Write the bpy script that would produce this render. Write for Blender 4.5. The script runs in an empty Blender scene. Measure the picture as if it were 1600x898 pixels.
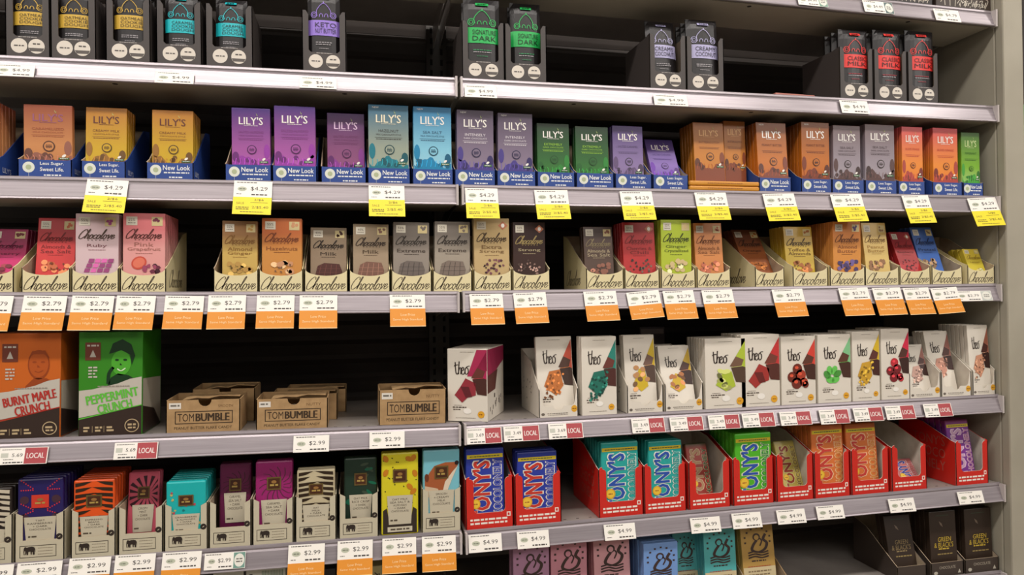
import bpy, bmesh, math, random
from mathutils import Vector, Matrix
random.seed(7)
C = bpy.context.scene.collection
R = math.radians

# ------------------------------------------------------------------ camera
F_PX = 1120.0
YAW, PITCH, ROLL = R(12.323), R(0.473), R(-0.662)
CAM = Vector((-0.19376, -1.33392, 0.0))
FW = Vector((math.sin(YAW)*math.cos(PITCH), math.cos(YAW)*math.cos(PITCH), math.sin(PITCH)))
_rt = Vector((math.cos(YAW), -math.sin(YAW), 0)); _up = _rt.cross(FW)
RT = _rt*math.cos(ROLL) + _up*math.sin(ROLL); UP = -_rt*math.sin(ROLL) + _up*math.cos(ROLL)
cd = bpy.data.cameras.new('camera'); cam = bpy.data.objects.new('camera', cd); C.objects.link(cam)
cd.sensor_width = 36; cd.lens = 36*F_PX/1600; cd.clip_start = .02; cd.clip_end = 100
cam.matrix_world = Matrix(((RT.x, UP.x, -FW.x, CAM.x), (RT.y, UP.y, -FW.y, CAM.y), (RT.z, UP.z, -FW.z, CAM.z), (0, 0, 0, 1)))
bpy.context.scene.camera = cam

# ------------------------------------------------------------------ world, lights, exposure
sc = bpy.context.scene
sc.view_settings.view_transform = 'Standard'; sc.view_settings.look = 'None'
sc.view_settings.gamma = 1; sc.view_settings.use_curve_mapping = False
sc.view_settings.exposure = 0.2
w = bpy.data.worlds.new('world'); sc.world = w; w.use_nodes = True
w.node_tree.nodes['Background'].inputs[0].default_value = (1.0, .90, .80, 1)
w.node_tree.nodes['Background'].inputs[1].default_value = 0.15
def area(name, loc, sx, sy, power, col=(1.0, .935, .875), rot=(0, 0, 0)):
    l = bpy.data.lights.new(name, 'AREA'); l.shape = 'RECTANGLE'; l.size = sx; l.size_y = sy
    l.energy = power; l.color = col
    o = bpy.data.objects.new(name, l); o.location = loc; o.rotation_euler = rot; C.objects.link(o); return o
CEIL = 1.95
area('aisle_strip_light', (-1.15, -1.22, CEIL-.06), 5.8, .16, 76, rot=(R(12), 0, 0))
area('aisle_end_light', (2.6, -1.22, CEIL-.06), .30, .20, 12, rot=(R(12), 0, 0))
area('far_corner_light', (4.1, -4.3, CEIL-.06), .45, .45, 45, rot=(R(40), R(30), 0))
area('front_fill_light', (0.2, -2.9, CEIL-.06), 6.0, 1.8, 88, rot=(R(30), 0, 0))  # added fill, brightens the product fronts on the lower rows

# ------------------------------------------------------------------ shelf heights (bottom edge of each price channel)
LIP = .038
SH = {'A': (.600, .602, .604, .5868), 'B': (.3667, .3711, .3711, .3719), 'C': (.1658, .1675, .1679, .1675),
      'D': (-.0240, -.0346, -.0340, -.0299), 'E': (-.2660, -.2835, -.2825, -.2792),
      'F': (-.4748, -.4855, -.4869, -.4773), 'G': (-.672, -.676, -.676, -.6752)}
SW = 1.22
def zl(s, X):
    a, b, c, d = SH[s]
    return (b + (a-b)*(-X/SW)) if X < 0 else (c + (d-c)*(X/SW))
def zs(s, X): return zl(s, X) + LIP
def slope(s, X):
    a, b, c, d = SH[s]
    return (b-a)/SW if X < 0 else (d-c)/SW
def rayd(px, py): return RT*((px-800)/F_PX) + UP*((449-py)/F_PX) + FW
def at(px, py, Y):
    d = rayd(px, py); t = (Y-CAM.y)/d.y; p = CAM + d*t; return p.x, p.z
def proj(P):
    d = Vector(P)-CAM; k = d.dot(FW); return 800+F_PX*d.dot(RT)/k, 449-F_PX*d.dot(UP)/k

# ------------------------------------------------------------------ materials
def lin(c):
    return tuple(((v/255)/12.92 if v/255 <= .04045 else ((v/255+.055)/1.055)**2.4) for v in c)
_M = {}
def M(c, rough=.5, metal=0, spec=.5, emit=0):
    k = (tuple(c), rough, metal, spec, emit)
    if k in _M: return _M[k]
    m = bpy.data.materials.new('print_%02x%02x%02x' % tuple(int(v) for v in c)); m.use_nodes = True
    b = m.node_tree.nodes['Principled BSDF']; b.inputs['Base Color'].default_value = (*lin(c), 1)
    b.inputs['Roughness'].default_value = rough; b.inputs['Metallic'].default_value = metal
    b.inputs['Specular IOR Level'].default_value = spec
    _M[k] = m; return m
def MG(stops, H, rough=.4):
    """ink that is printed as a vertical blend over the height of a carton"""
    k = (tuple(stops), round(H, 3), rough)
    if k in _M: return _M[k]
    m = bpy.data.materials.new('printed_blend'); m.use_nodes = True; n = m.node_tree.nodes; L = m.node_tree.links
    b = n['Principled BSDF']; b.inputs['Roughness'].default_value = rough
    tc = n.new('ShaderNodeTexCoord'); sp = n.new('ShaderNodeSeparateXYZ'); mr = n.new('ShaderNodeMapRange'); cr = n.new('ShaderNodeValToRGB')
    mr.inputs['From Max'].default_value = H
    L.new(tc.outputs['Object'], sp.inputs[0]); L.new(sp.outputs['Z'], mr.inputs['Value']); L.new(mr.outputs[0], cr.inputs[0]); L.new(cr.outputs[0], b.inputs['Base Color'])
    e = cr.color_ramp.elements
    for i, (p, c) in enumerate(stops):
        el = e[i] if i < 2 else e.new(p)
        el.position = p; el.color = (*lin(c), 1)
    _M[k] = m; return m
def noisy(name, c1, c2, scale, rough=.5, metal=0, stretch=(1, 1, 1), bump=0):
    m = bpy.data.materials.new(name); m.use_nodes = True; n = m.node_tree.nodes; L = m.node_tree.links
    b = n['Principled BSDF']; b.inputs['Roughness'].default_value = rough; b.inputs['Metallic'].default_value = metal
    tc = n.new('ShaderNodeTexCoord'); mp = n.new('ShaderNodeMapping'); mp.inputs['Scale'].default_value = stretch
    no = n.new('ShaderNodeTexNoise'); no.inputs['Scale'].default_value = scale; no.inputs['Detail'].default_value = 4
    cr = n.new('ShaderNodeValToRGB'); cr.color_ramp.elements[0].color = (*lin(c1), 1); cr.color_ramp.elements[1].color = (*lin(c2), 1)
    cr.color_ramp.elements[0].position = .35; cr.color_ramp.elements[1].position = .65
    L.new(tc.outputs['Object'], mp.inputs[0]); L.new(mp.outputs[0], no.inputs[0]); L.new(no.outputs[0], cr.inputs[0]); L.new(cr.outputs[0], b.inputs['Base Color'])
    if bump:
        bp = n.new('ShaderNodeBump'); bp.inputs['Strength'].default_value = bump; bp.inputs['Distance'].default_value = .002
        L.new(no.outputs[0], bp.inputs['Height']); L.new(bp.outputs[0], b.inputs['Normal'])
    return m
LIPMAT = noisy('price_channel_plastic', (150, 142, 147), (162, 154, 159), 30, rough=.32, stretch=(.3, 4, 12)); LIPMAT.node_tree.nodes['Principled BSDF'].inputs['Metallic'].default_value = .45
DECKMAT = noisy('shelf_enamel', (146, 139, 133), (158, 151, 145), 14, rough=.38)
BEIGE = noisy('upright_enamel', (160, 154, 138), (170, 164, 148), 6, rough=.55)
BACKMAT = noisy('back_panel_enamel', (50, 44, 41), (60, 53, 49), 5, rough=.6)
KRAFT = noisy('kraft_card', (160, 128, 88), (176, 143, 100), 60, rough=.85)
INNER = noisy('grey_card_inside', (172, 152, 128), (186, 168, 142), 50, rough=.85)
INNERW = noisy('white_card_inside', (205, 195, 180), (216, 208, 194), 50, rough=.8)

# ------------------------------------------------------------------ text
_TX = {}
def text_geo(s, off=0.0, italic=0.0):
    k = (s, off, italic)
    if k in _TX: return _TX[k]
    cu = bpy.data.curves.new('lettering', 'FONT'); cu.body = s; cu.resolution_u = 2; cu.size = 1; cu.offset = off; cu.shear = italic
    cu.space_line = .95; cu.align_x = 'CENTER'
    o = bpy.data.objects.new('lettering', cu); C.objects.link(o)
    dg = bpy.context.evaluated_depsgraph_get(); dg.update()
    me = o.evaluated_get(dg).to_mesh()
    vs = [(v.co.x, v.co.y) for v in me.vertices]; fs = [tuple(p.vertices) for p in me.polygons]
    # keep faces turned to +Z of the text plane
    fs = [f for f, p in zip(fs, me.polygons)]
    o.evaluated_get(dg).to_mesh_clear()
    bpy.data.objects.remove(o); bpy.data.curves.remove(cu)
    if not vs: vs = [(0, 0), (1, 0), (1, 1)]; fs = [(0, 1, 2)]
    x0 = min(v[0] for v in vs); x1 = max(v[0] for v in vs); y0 = min(v[1] for v in vs); y1 = max(v[1] for v in vs)
    g = ([((x-(x0+x1)/2), (y-(y0+y1)/2)) for x, y in vs], fs, x1-x0, y1-y0); _TX[k] = g; return g

LAY = .00022
class MB:
    """collects geometry of one mesh object; prints lie on the front (y = 0, facing -y)"""
    def __init__(s): s.v = []; s.f = []; s.m = []; s.mats = []
    def mi(s, m):
        if m not in s.mats: s.mats.append(m)
        return s.mats.index(m)
    def add(s, vs, fs, m):
        b = len(s.v); i = s.mi(m); s.v += [tuple(v) for v in vs]
        for f in fs: s.f.append(tuple(b+k for k in f)); s.m.append(i)
    def box(s, x0, x1, y0, y1, z0, z1, m, bev=0, front=None):
        if bev:
            bm = bmesh.new(); bmesh.ops.create_cube(bm, size=1)
            for v in bm.verts: v.co = ((x0+x1)/2+v.co.x*(x1-x0), (y0+y1)/2+v.co.y*(y1-y0), (z0+z1)/2+v.co.z*(z1-z0))
            bmesh.ops.bevel(bm, geom=bm.edges[:], offset=bev, segments=2, affect='EDGES', profile=.5)
            bm.verts.index_update()
            s.add([v.co[:] for v in bm.verts], [[v.index for v in f.verts] for f in bm.faces], m); bm.free()
        else:
            v = [(x0, y0, z0), (x1, y0, z0), (x1, y1, z0), (x0, y1, z0), (x0, y0, z1), (x1, y0, z1), (x1, y1, z1), (x0, y1, z1)]
            s.add(v, [(0, 3, 2, 1), (4, 5, 6, 7), (0, 1, 5, 4), (1, 2, 6, 5), (2, 3, 7, 6), (3, 0, 4, 7)], m)
    def plate_xz(s, pts, y0, t, mo, mi=None):
        """outline in x,z (counter-clockwise seen from the front), from y0 back by t"""
        n = len(pts); mi = mi or mo
        s.add([(x, y0, z) for x, z in pts], [tuple(range(n))], mo)
        s.add([(x, y0+t, z) for x, z in pts], [tuple(range(n))[::-1]], mi)
        s.add([(x, y0, z) for x, z in pts]+[(x, y0+t, z) for x, z in pts], [(i, i+n, (i+1) % n+n, (i+1) % n) for i in range(n)], mi)
    def plate_yz(s, pts, x0, t, m0, m1):
        """outline in y,z; face at x0 gets m0, face at x0+t gets m1"""
        n = len(pts)
        s.add([(x0, y, z) for y, z in pts], [tuple(range(n))[::-1]], m0)
        s.add([(x0+t, y, z) for y, z in pts], [tuple(range(n))], m1)
        s.add([(x0, y, z) for y, z in pts]+[(x0+t, y, z) for y, z in pts], [(i, (i+1) % n, (i+1) % n+n, i+n) for i in range(n)], m1)
    # ---- prints
    def poly(s, pts, m, l=1): s.add([(x, -LAY*l, z) for x, z in pts], [tuple(range(len(pts)))], m)
    def rect(s, x0, x1, z0, z1, m, l=1, nx=1, nz=1):
        for i in range(nx):
            for j in range(nz):
                a = x0+(x1-x0)*i/nx; b = x0+(x1-x0)*(i+1)/nx; c = z0+(z1-z0)*j/nz; d = z0+(z1-z0)*(j+1)/nz
                s.poly([(a, c), (b, c), (b, d), (a, d)], m, l)
    def ell(s, cx, cz, rx, rz, m, l=1, n=18, rot=0):
        c, q = math.cos(rot), math.sin(rot)
        s.poly([(cx+rx*math.cos(a)*c-rz*math.sin(a)*q, cz+rx*math.cos(a)*q+rz*math.sin(a)*c) for a in [2*math.pi*i/n for i in range(n)]], m, l)
    def frame(s, x0, x1, z0, z1, t, m, l=1):
        s.rect(x0, x1, z0, z0+t, m, l); s.rect(x0, x1, z1-t, z1, m, l); s.rect(x0, x0+t, z0+t, z1-t, m, l); s.rect(x1-t, x1, z0+t, z1-t, m, l)
    def blob(s, cx, cz, r, m, l=1, n=12, j=.25, rz=None):
        rz = rz or r
        s.poly([(cx+r*k*math.cos(a), cz+rz*k*math.sin(a)) for a, k in [(2*math.pi*i/n, 1+random.uniform(-j, j)) for i in range(n)]], m, l)
    def text(s, t, cx, cz, W, Hh, m, l=1, off=0., rot=0, italic=0., stretch=True, bold=0):
        if bold:                                                # heavier strokes: the letters set twice, a hair apart
            dx = W*bold; s.text(t, cx-dx*math.cos(rot), cz-dx*math.sin(rot), W, Hh, m, l, off, rot, italic, stretch); s.text(t, cx+dx*math.cos(rot), cz+dx*math.sin(rot), W, Hh, m, l+.15, off, rot, italic, stretch); return
        g, fs, gw, gh = text_geo(t, off, italic)
        if Hh is None: k = W/gw; kx = kz = k
        elif W is None: k = Hh/gh; kx = kz = k
        elif stretch: kx = W/gw; kz = Hh/gh
        else: kx = kz = min(W/gw, Hh/gh)
        c, q = math.cos(rot), math.sin(rot)
        s.add([(cx+x*kx*c-y*kz*q, -LAY*l, cz+x*kx*q+y*kz*c) for x, y in g], fs, m)
        return gw*kx, gh*kz
    def stroke(s, pts, wd, m, l=1, smooth=True):
        if smooth and len(pts) > 2:
            P = [pts[0]]+list(pts)+[pts[-1]]; out = []
            for i in range(1, len(P)-2):
                for k in range(4):
                    t = k/4; o = []
                    for a in (0, 1):
                        p0, p1, p2, p3 = P[i-1][a], P[i][a], P[i+1][a], P[i+2][a]
                        o.append(.5*(2*p1+(p2-p0)*t+(2*p0-5*p1+4*p2-p3)*t*t+(3*p1-p0-3*p2+p3)*t**3))
                    out.append(o)
            out.append(pts[-1]); pts = out
        L_, R_ = [], []
        for i, p in enumerate(pts):
            a = pts[max(i-1, 0)]; b = pts[min(i+1, len(pts)-1)]
            dx, dz = b[0]-a[0], b[1]-a[1]; d = math.hypot(dx, dz) or 1
            # heavier down-strokes, like a pen
            ww = wd*(.62+.5*abs(dz)/d)
            L_.append((p[0]-dz/d*ww/2, p[1]+dx/d*ww/2)); R_.append((p[0]+dz/d*ww/2, p[1]-dx/d*ww/2))
        n = len(pts)
        s.add([(x, -LAY*l, z) for x, z in R_+L_], [(i, i+1, i+1+n, i+n) for i in range(n-1)], m)
    def dashes(s, cx, cz, W, h, m, l=1, seed=0):
        """a line of print too small to read"""
        rnd = random.Random(seed+int(cz*1e4)); x = cx-W/2
        while x < cx+W/2-h*.8:
            a = min(h*rnd.uniform(1.2, 3.6), cx+W/2-x); s.rect(x, x+a, cz-h/2, cz+h/2, m, l); x += a+h*.6
    def warp(s, fn): s.v = [fn(*v) for v in s.v]
    def build(s, name, parent=None, smooth=False):
        me = bpy.data.meshes.new(name); me.from_pydata(s.v, [], s.f)
        for m in s.mats: me.materials.append(m)
        me.polygons.foreach_set('material_index', s.m)
        if smooth: me.polygons.foreach_set('use_smooth', [True]*len(s.f))
        me.update(); o = bpy.data.objects.new(name, me); C.objects.link(o)
        if parent: o.parent = parent
        return o
def empty(name, loc=(0, 0, 0)):
    o = bpy.data.objects.new(name, None); o.empty_display_size = .02; o.location = loc; C.objects.link(o); return o
def tag(o, label, cat, group=None):
    o['label'] = label; o['category'] = cat
    if group: o['group'] = group
    return o
def struct(o): o['kind'] = 'structure'; return o

# script lettering, drawn by hand as pen strokes
_SC = {'C': ([(.62, .80), (.60, .98), (.42, 1.0), (.2, .75), (.08, .38), (.12, .06), (.3, -.02), (.5, .12), (.66, .3)], .62),
       'h': ([(0, .2), (.16, .6), (.26, 1.0), (.18, 1.02), (.1, .6), (.04, 0), (.12, .3), (.26, .46), (.34, .38), (.3, .06), (.38, 0), (.5, .18)], .46),
       'o': ([(.0, .2), (.08, .4), (.2, .46), (.08, .42), (.0, .2), (.08, 0), (.22, .04), (.3, .26), (.22, .44), (.3, .36), (.42, .38)], .38),
       'c': ([(.28, .36), (.2, .46), (.06, .36), (.0, .14), (.1, 0), (.24, .06), (.36, .2)], .34),
       'e': ([(.0, .18), (.16, .26), (.24, .4), (.14, .46), (.02, .3), (.02, .08), (.12, 0), (.26, .1), (.36, .22)], .34),
       'l': ([(0, .2), (.16, .6), (.26, 1.0), (.18, 1.02), (.08, .6), (.04, .1), (.12, 0), (.24, .16)], .24),
       'v': ([(0, .38), (.08, .46), (.12, .3), (.12, 0), (.26, .24), (.34, .46), (.44, .38)], .40)}
def script_word(mb, cx, cz, W, Hh, m, l, wd):
    x = 0; S = []
    for ch in 'Chocolove':
        p, a = _SC[ch]; S.append([(x+q[0]+q[1]*.40, q[1]) for q in p]); x += a
    allx = [q[0] for st in S for q in st]; x0, x1 = min(allx), max(allx); kx = W/(x1-x0)
    for st in S: mb.stroke([(cx-W/2+(q[0]-x0)*kx, cz-Hh/2+q[1]*Hh) for q in st], wd, m, l)

# ================================================================== SHELVING
PANX0, PANX1 = 1.2245, 1.277
wallb = MB(); wallb.box(-3.2, 5.2, .62, .72, -1.45, CEIL, M((150, 145, 136), .8)); struct(wallb.build('wall_back'))
fl = MB(); fl.box(-3.4, 5.2, -5.0, .62, -1.50, -1.45, noisy('floor_tile', (150, 140, 126), (164, 154, 140), 3, rough=.35)); struct(fl.build('floor'))
ce = MB(); ce.box(-3.4, 5.2, -5.0, .62, CEIL, CEIL+.05, M((200, 196, 188), .9)); struct(ce.build('ceiling'))

SHN = {'A': 'top', 'B': 'second', 'C': 'third', 'D': 'fourth', 'E': 'fifth', 'F': 'sixth', 'G': 'seventh'}
DEPTH = .36
for s in 'ABCDEFG':
    for side, (xa, xb) in (('left', (-SW, -.003)), ('right', (.003, SW))):
        za, zb = zl(s, xa), zl(s, xb)
        root = empty('shelf', ((xa+xb)/2, 0, (za+zb)/2+LIP))
        tag(root, f'grey metal shelf, {SHN[s]} from the top, {side}-hand bay' + (' beside the end panel' if side == 'right' else ''), 'shelf', 'shelf boards')
        ang = math.atan2(zb-za, xb-xa); hw = (xb-xa)/2
        root.rotation_euler = (0, -ang, 0)
        lp = MB()
        prof = [(.0165, .0), (.0145, .0022), (.0125, .0008), (.0115, -.003), (.0125, -.006), (.0105, -.009), (.0035, -.0325), (.001, -.034), (.0, -.0365), (.0015, -.038), (.006, -.038), (.018, -.001)]
        n = len(prof)
        if 1:
            vs = [(x, y, z) for x in (-hw, hw) for y, z in prof]
            lp.add(vs, [(i, (i+1) % n, (i+1) % n+n, i+n) for i in range(n)]+[tuple(range(n))[::-1], tuple(range(n, 2*n))], LIPMAT)
            # bright clear end cap of the channel
            for x in (-hw, hw-.004):
                lp.box(x, x+.004, -.0015, .012, -.0385, .0, M((196, 188, 186), .25))
        lp.build('price_channel', root)
        dk = MB(); dk.box(-hw, hw, .018, DEPTH, -.004, -.0002, DECKMAT)
        for i in range(46):                                    # row of small punched holes
            x = -hw+.02+i*(2*hw-.04)/45
            dk.add([(x-.003, .03, -.0001), (x+.003, .03, -.0001), (x+.003, .033, -.0001), (x-.003, .033, -.0001)], [(0, 1, 2, 3)], M((60, 55, 50), .9))
        dk.build('shelf_deck', root)
        ch = MB(); ch.box(-hw+.002, hw-.002, .0185, .15, -.034, -.0042, BEIGE)
        for k in (-.62, .02, .66):
            ch.add([(k*hw+.005*math.cos(a), .03+.005*math.sin(a), -.0342) for a in [i*math.pi/4 for i in range(8)]], [tuple(range(8))[::-1]], M((30, 26, 24), .9))
        ch.build('front_stiffener', root)
        for x in (-hw+.004, hw-.006):
            br = MB(); br.plate_yz([(.16, -.030), (DEPTH, -.058), (DEPTH, -.004), (.16, -.004)], x, .002, DECKMAT, DECKMAT); br.build('bracket', root)
# back panels with louvre ribs and slotted posts
for side, (xa, xb) in (('left', (-SW, 0)), ('right', (0, SW))):
    root = empty('shelving_back', ((xa+xb)/2, DEPTH+.045, -1.45)); tag(root, f'dark ribbed back panel and posts of the {side}-hand shelving bay', 'shelving back')
    bp = MB(); hw = SW/2
    bp.box(-hw, hw, -.015, .0, 0, CEIL+1.45-.02, BACKMAT)
    z = .6
    while z < 3.35:
        bp.add([(-hw, -.016, z), (hw, -.016, z), (hw, -.0155, z+.034), (-hw, -.0155, z+.034), (-hw, -.024, z+.024), (hw, -.024, z+.024)], [(0, 1, 5, 4), (4, 5, 2, 3)], BACKMAT)
        z += .0445
    bp.build('back_panel', root)
    for x in (-hw+.012, hw-.012):
        po = MB(); po.box(x-.012, x+.012, -.035, -.022, 0, CEIL+1.45-.02, M((60, 56, 52), .5))
        for i in range(90):
            z = .7+i*.0254; po.add([(x-.003, -.0355, z), (x+.003, -.0355, z), (x+.003, -.0355, z+.014), (x-.003, -.0355, z+.014)], [(0, 1, 2, 3)], M((12, 10, 10), .9))
        po.build('slotted_post', root)
ep = empty('end_panel', (PANX0, 0, -1.45)); tag(ep, 'tall beige end panel closing the shelving on the right', 'panel')
e = MB(); e.box(0, PANX1-PANX0-.004, .012, DEPTH+.06, 0, CEIL+1.45-.02, BEIGE, bev=.003); e.build('side_sheet', ep)
e = MB(); e.box(-.0005, PANX1-PANX0, -.012, .012, 0, CEIL+1.45-.02, BEIGE, bev=.004); e.build('front_trim', ep)
# base plinth below the lowest shelf
e = MB(); e.box(-SW, SW, .03, DEPTH, -1.449, -1.25, DECKMAT, bev=.003); e.box(-SW, SW, .0, .03, -1.28, -1.25, LIPMAT); tag(e.build('base_deck'), 'grey base deck at the foot of the shelving', 'base')

# ================================================================== PACKAGING PRINTS
WHITE = (240, 236, 228); INK = (40, 32, 30)
def body(mb, w, H, t, m, bev=.0009): mb.box(-w/2, w/2, 0, t, 0, H, m, bev=bev)

def lily_bar(w, H, st):
    top, mid, bot, tcol, fl, fcol, hill, new = st
    mb = MB(); body(mb, w, H, .011, MG(((0, bot), (.45, mid), (1, top)), H))
    T = M(tcol, .4); Fc = M(fcol, .4); hl = M(hill, .4)
    if new: mb.text('NEW', -w*.32, H*.965, w*.16, H*.022, M(WHITE), 2)
    mb.text("LILY'S", 0, H*.825, w*.62, H*.105, T, 2, bold=.006)
    mb.poly([(w*.15, H*.885), (w*.20, H*.925), (w*.165, H*.90)], M((150, 170, 90)), 3)
    mb.poly([(w*.18, H*.89), (w*.13, H*.935), (w*.15, H*.90)], M((170, 185, 110)), 3)
    mb.dashes(0, H*.758, w*.36, H*.006, T, 2)
    mb.text(fl[0], 0, H*.67, w*min(.66, .062*len(fl[0])), H*.034, Fc, 2)
    if len(fl) > 1: mb.text(fl[1], 0, H*.622, w*.62, H*.022, Fc, 2)
    mb.rect(-w*.34, w*.34, H*.583, H*.587, Fc, 2); mb.dashes(0, H*.565, w*.62, H*.009, Fc, 2)
    # hills and leaves at the foot
    n = 14; ph = random.uniform(0, 6)
    mb.poly([(-w/2+.001, H*.02)]+[(w/2-.001, H*.02)]+[(w*(.5-i/n)-(.001 if i == 0 else -.001 if i == n else 0), H*(.285+.06*math.sin(ph+i*.55)+.02*math.sin(i*1.9))) for i in range(n+1)], hl, 2)
    h2 = M(tuple(int(v*.72) for v in hill), .4)
    for i in range(5):
        cx = random.uniform(-.4, .4)*w; mb.ell(cx, H*random.uniform(.22, .32), w*.06, H*.03, h2, 3, 10, rot=random.uniform(0, 3))
    sd = random.choice((-1, 1)); mb.ell(sd*w*.41, H*.41, w*.08, H*.10, hl, 2, 14); mb.ell(-sd*w*.40, H*.33, w*.085, H*.07, h2, 3, 12)
    for i in range(7): mb.stroke([(w*(-.42+.12*i), H*.225), (w*(-.40+.12*i), H*.27), (w*(-.44+.12*i+random.uniform(0, .06)), H*.31)], w*.014, M(tuple(min(255, int(v*1.35+10)) for v in hill), .4), 4)
    # round badge
    bd = M(tuple(int(v*.55) for v in hill), .4); mb.ell(w*.02, H*.43, w*.125, w*.125, bd, 4, 20); mb.ell(w*.02, H*.43, w*.10, w*.10, M(mid, .4), 5, 18)
    mb.dashes(w*.02, H*.447, w*.12, H*.008, bd, 6); mb.rect(-w*.045, w*.085, H*.421, H*.435, bd, 6); mb.dashes(w*.02, H*.411, w*.12, H*.008, bd, 6)
    # small green seal
    mb.ell(w*.33, H*.30, w*.05, w*.03, M(WHITE), 6, 10, rot=.6); mb.rect(w*.22, w*.44, H*.25, H*.275, M((60, 110, 70)), 6); mb.dashes(w*.33, H*.2625, w*.16, H*.007, M(WHITE), 7)
    return mb

def choc_bar(w, H, st):
    bg, top, scol, fl, fcol, kind, kc = st
    mb = MB(); body(mb, w, H, .012, MG(((0, bg), (.55, bg), (.8, top), (1, top)), H))
    mb.rect(-w*.42, -w*.16, H*.845, H*.955, M((214, 208, 192)), 2); mb.text('55%' if kind != 'squares' else '40%', -w*.29, H*.915, w*.16, H*.035, M((110, 100, 90)), 3); mb.dashes(-w*.29, H*.875, w*.18, H*.008, M((110, 100, 90)), 3)
    if kind in ('seeds', 'strong'): mb.poly([(w*.18, H*.9), (w*.32, H*.96), (w*.46, H*.9), (w*.32, H*.84)], M((190, 120, 90)), 2); mb.ell(w*.32, H*.9, w*.05, H*.03, M(WHITE), 3, 10)
    else:
        mb.rect(w*.18, w*.44, H*.84, H*.955, M((206, 190, 140)), 2)
        for i in range(4): mb.blob(w*random.uniform(.24, .38), H*random.uniform(.87, .93), w*.04, M(kc), 3)
    S = M(scol, .5); script_word(mb, 0, H*.735, w*.84, H*.115, S, 3, w*.022)
    for i in range(6): mb.rect(w*(-.22+i*.09), w*(-.19+i*.09), H*.655, H*.665, S, 3)
    Fc = M(fcol)
    zz = .585 if len(fl) == 1 else .60
    for i, t in enumerate(fl): mb.text(t, 0, H*(zz-i*.064), w*min(.78, .115*len(t)), H*.052, Fc, 2, bold=.004)
    mb.dashes(0, H*(zz-.062*len(fl)+.01), w*.4, H*.008, Fc, 2)
    n0 = len(mb.v); K = M(kc, .5); K2 = M(tuple(min(255, int(v*1.35+12)) for v in kc), .5); K3 = M(tuple(int(v*.6) for v in kc), .5)
    if kind == 'squares' or kind == 'slab':
        mb.poly([(-w*.38, H*.12), (w*.34, H*.12), (w*.38, H*.2), (w*.3, H*.32), (-w*.12, H*.335), (-w*.3, H*.29)], K, 3)
        for i in range(4): mb.stroke([(-w*(.28-.16*i), H*.125), (-w*(.20-.14*i), H*.31)], w*.012, K2 if kind == 'squares' else K3, 4, False)
        for i in range(2): mb.stroke([(-w*.34, H*(.185+.06*i)), (w*.35, H*(.19+.055*i))], w*.012, K2 if kind == 'squares' else K3, 4, False)
    elif kind == 'strong' or kind == 'seeds':
        for i in range(26): mb.blob(random.uniform(-.34, .34)*w, H*random.uniform(.12, .33), w*.035, random.choice((K, K2, K3)), 3+i % 3, 5, .4)
    elif kind == 'blocks':
        for r in range(3):
            for c in range(4): x = w*(-.30+.15*c+.05*r); z = H*(.14+.062*r); mb.poly([(x, z), (x+w*.13, z), (x+w*.155, z+H*.052), (x+w*.03, z+H*.052)], random.choice((K, K2)), 3+r)
    elif kind == 'fruit':
        mb.ell(-w*.12, H*.26, w*.19, H*.08, M((205, 80, 62)), 3, 16, rot=.6); mb.ell(-w*.12, H*.262, w*.15, H*.06, M((226, 120, 96)), 4, 16, rot=.6)
        for i in range(10): mb.blob(w*random.uniform(.02, .34), H*random.uniform(.14, .25), w*.06, random.choice((K, K2, K3)), 4+i % 2, 6, .3)
    else:
        for i in range(12): mb.blob(random.uniform(-.3, .32)*w, H*random.uniform(.13, .29), w*.085, random.choice((K, K2, K)), 3+i % 4, 9, .15, rz=H*.034)
        for i in range(6): mb.ell(random.uniform(-.26, .26)*w, H*random.uniform(.15, .27), w*.03, H*.012, K3, 7, 8, rot=random.uniform(0, 3))
    mb.v[n0:] = [(x, y, z+H*.105) for x, y, z in mb.v[n0:]]
    return mb

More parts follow.
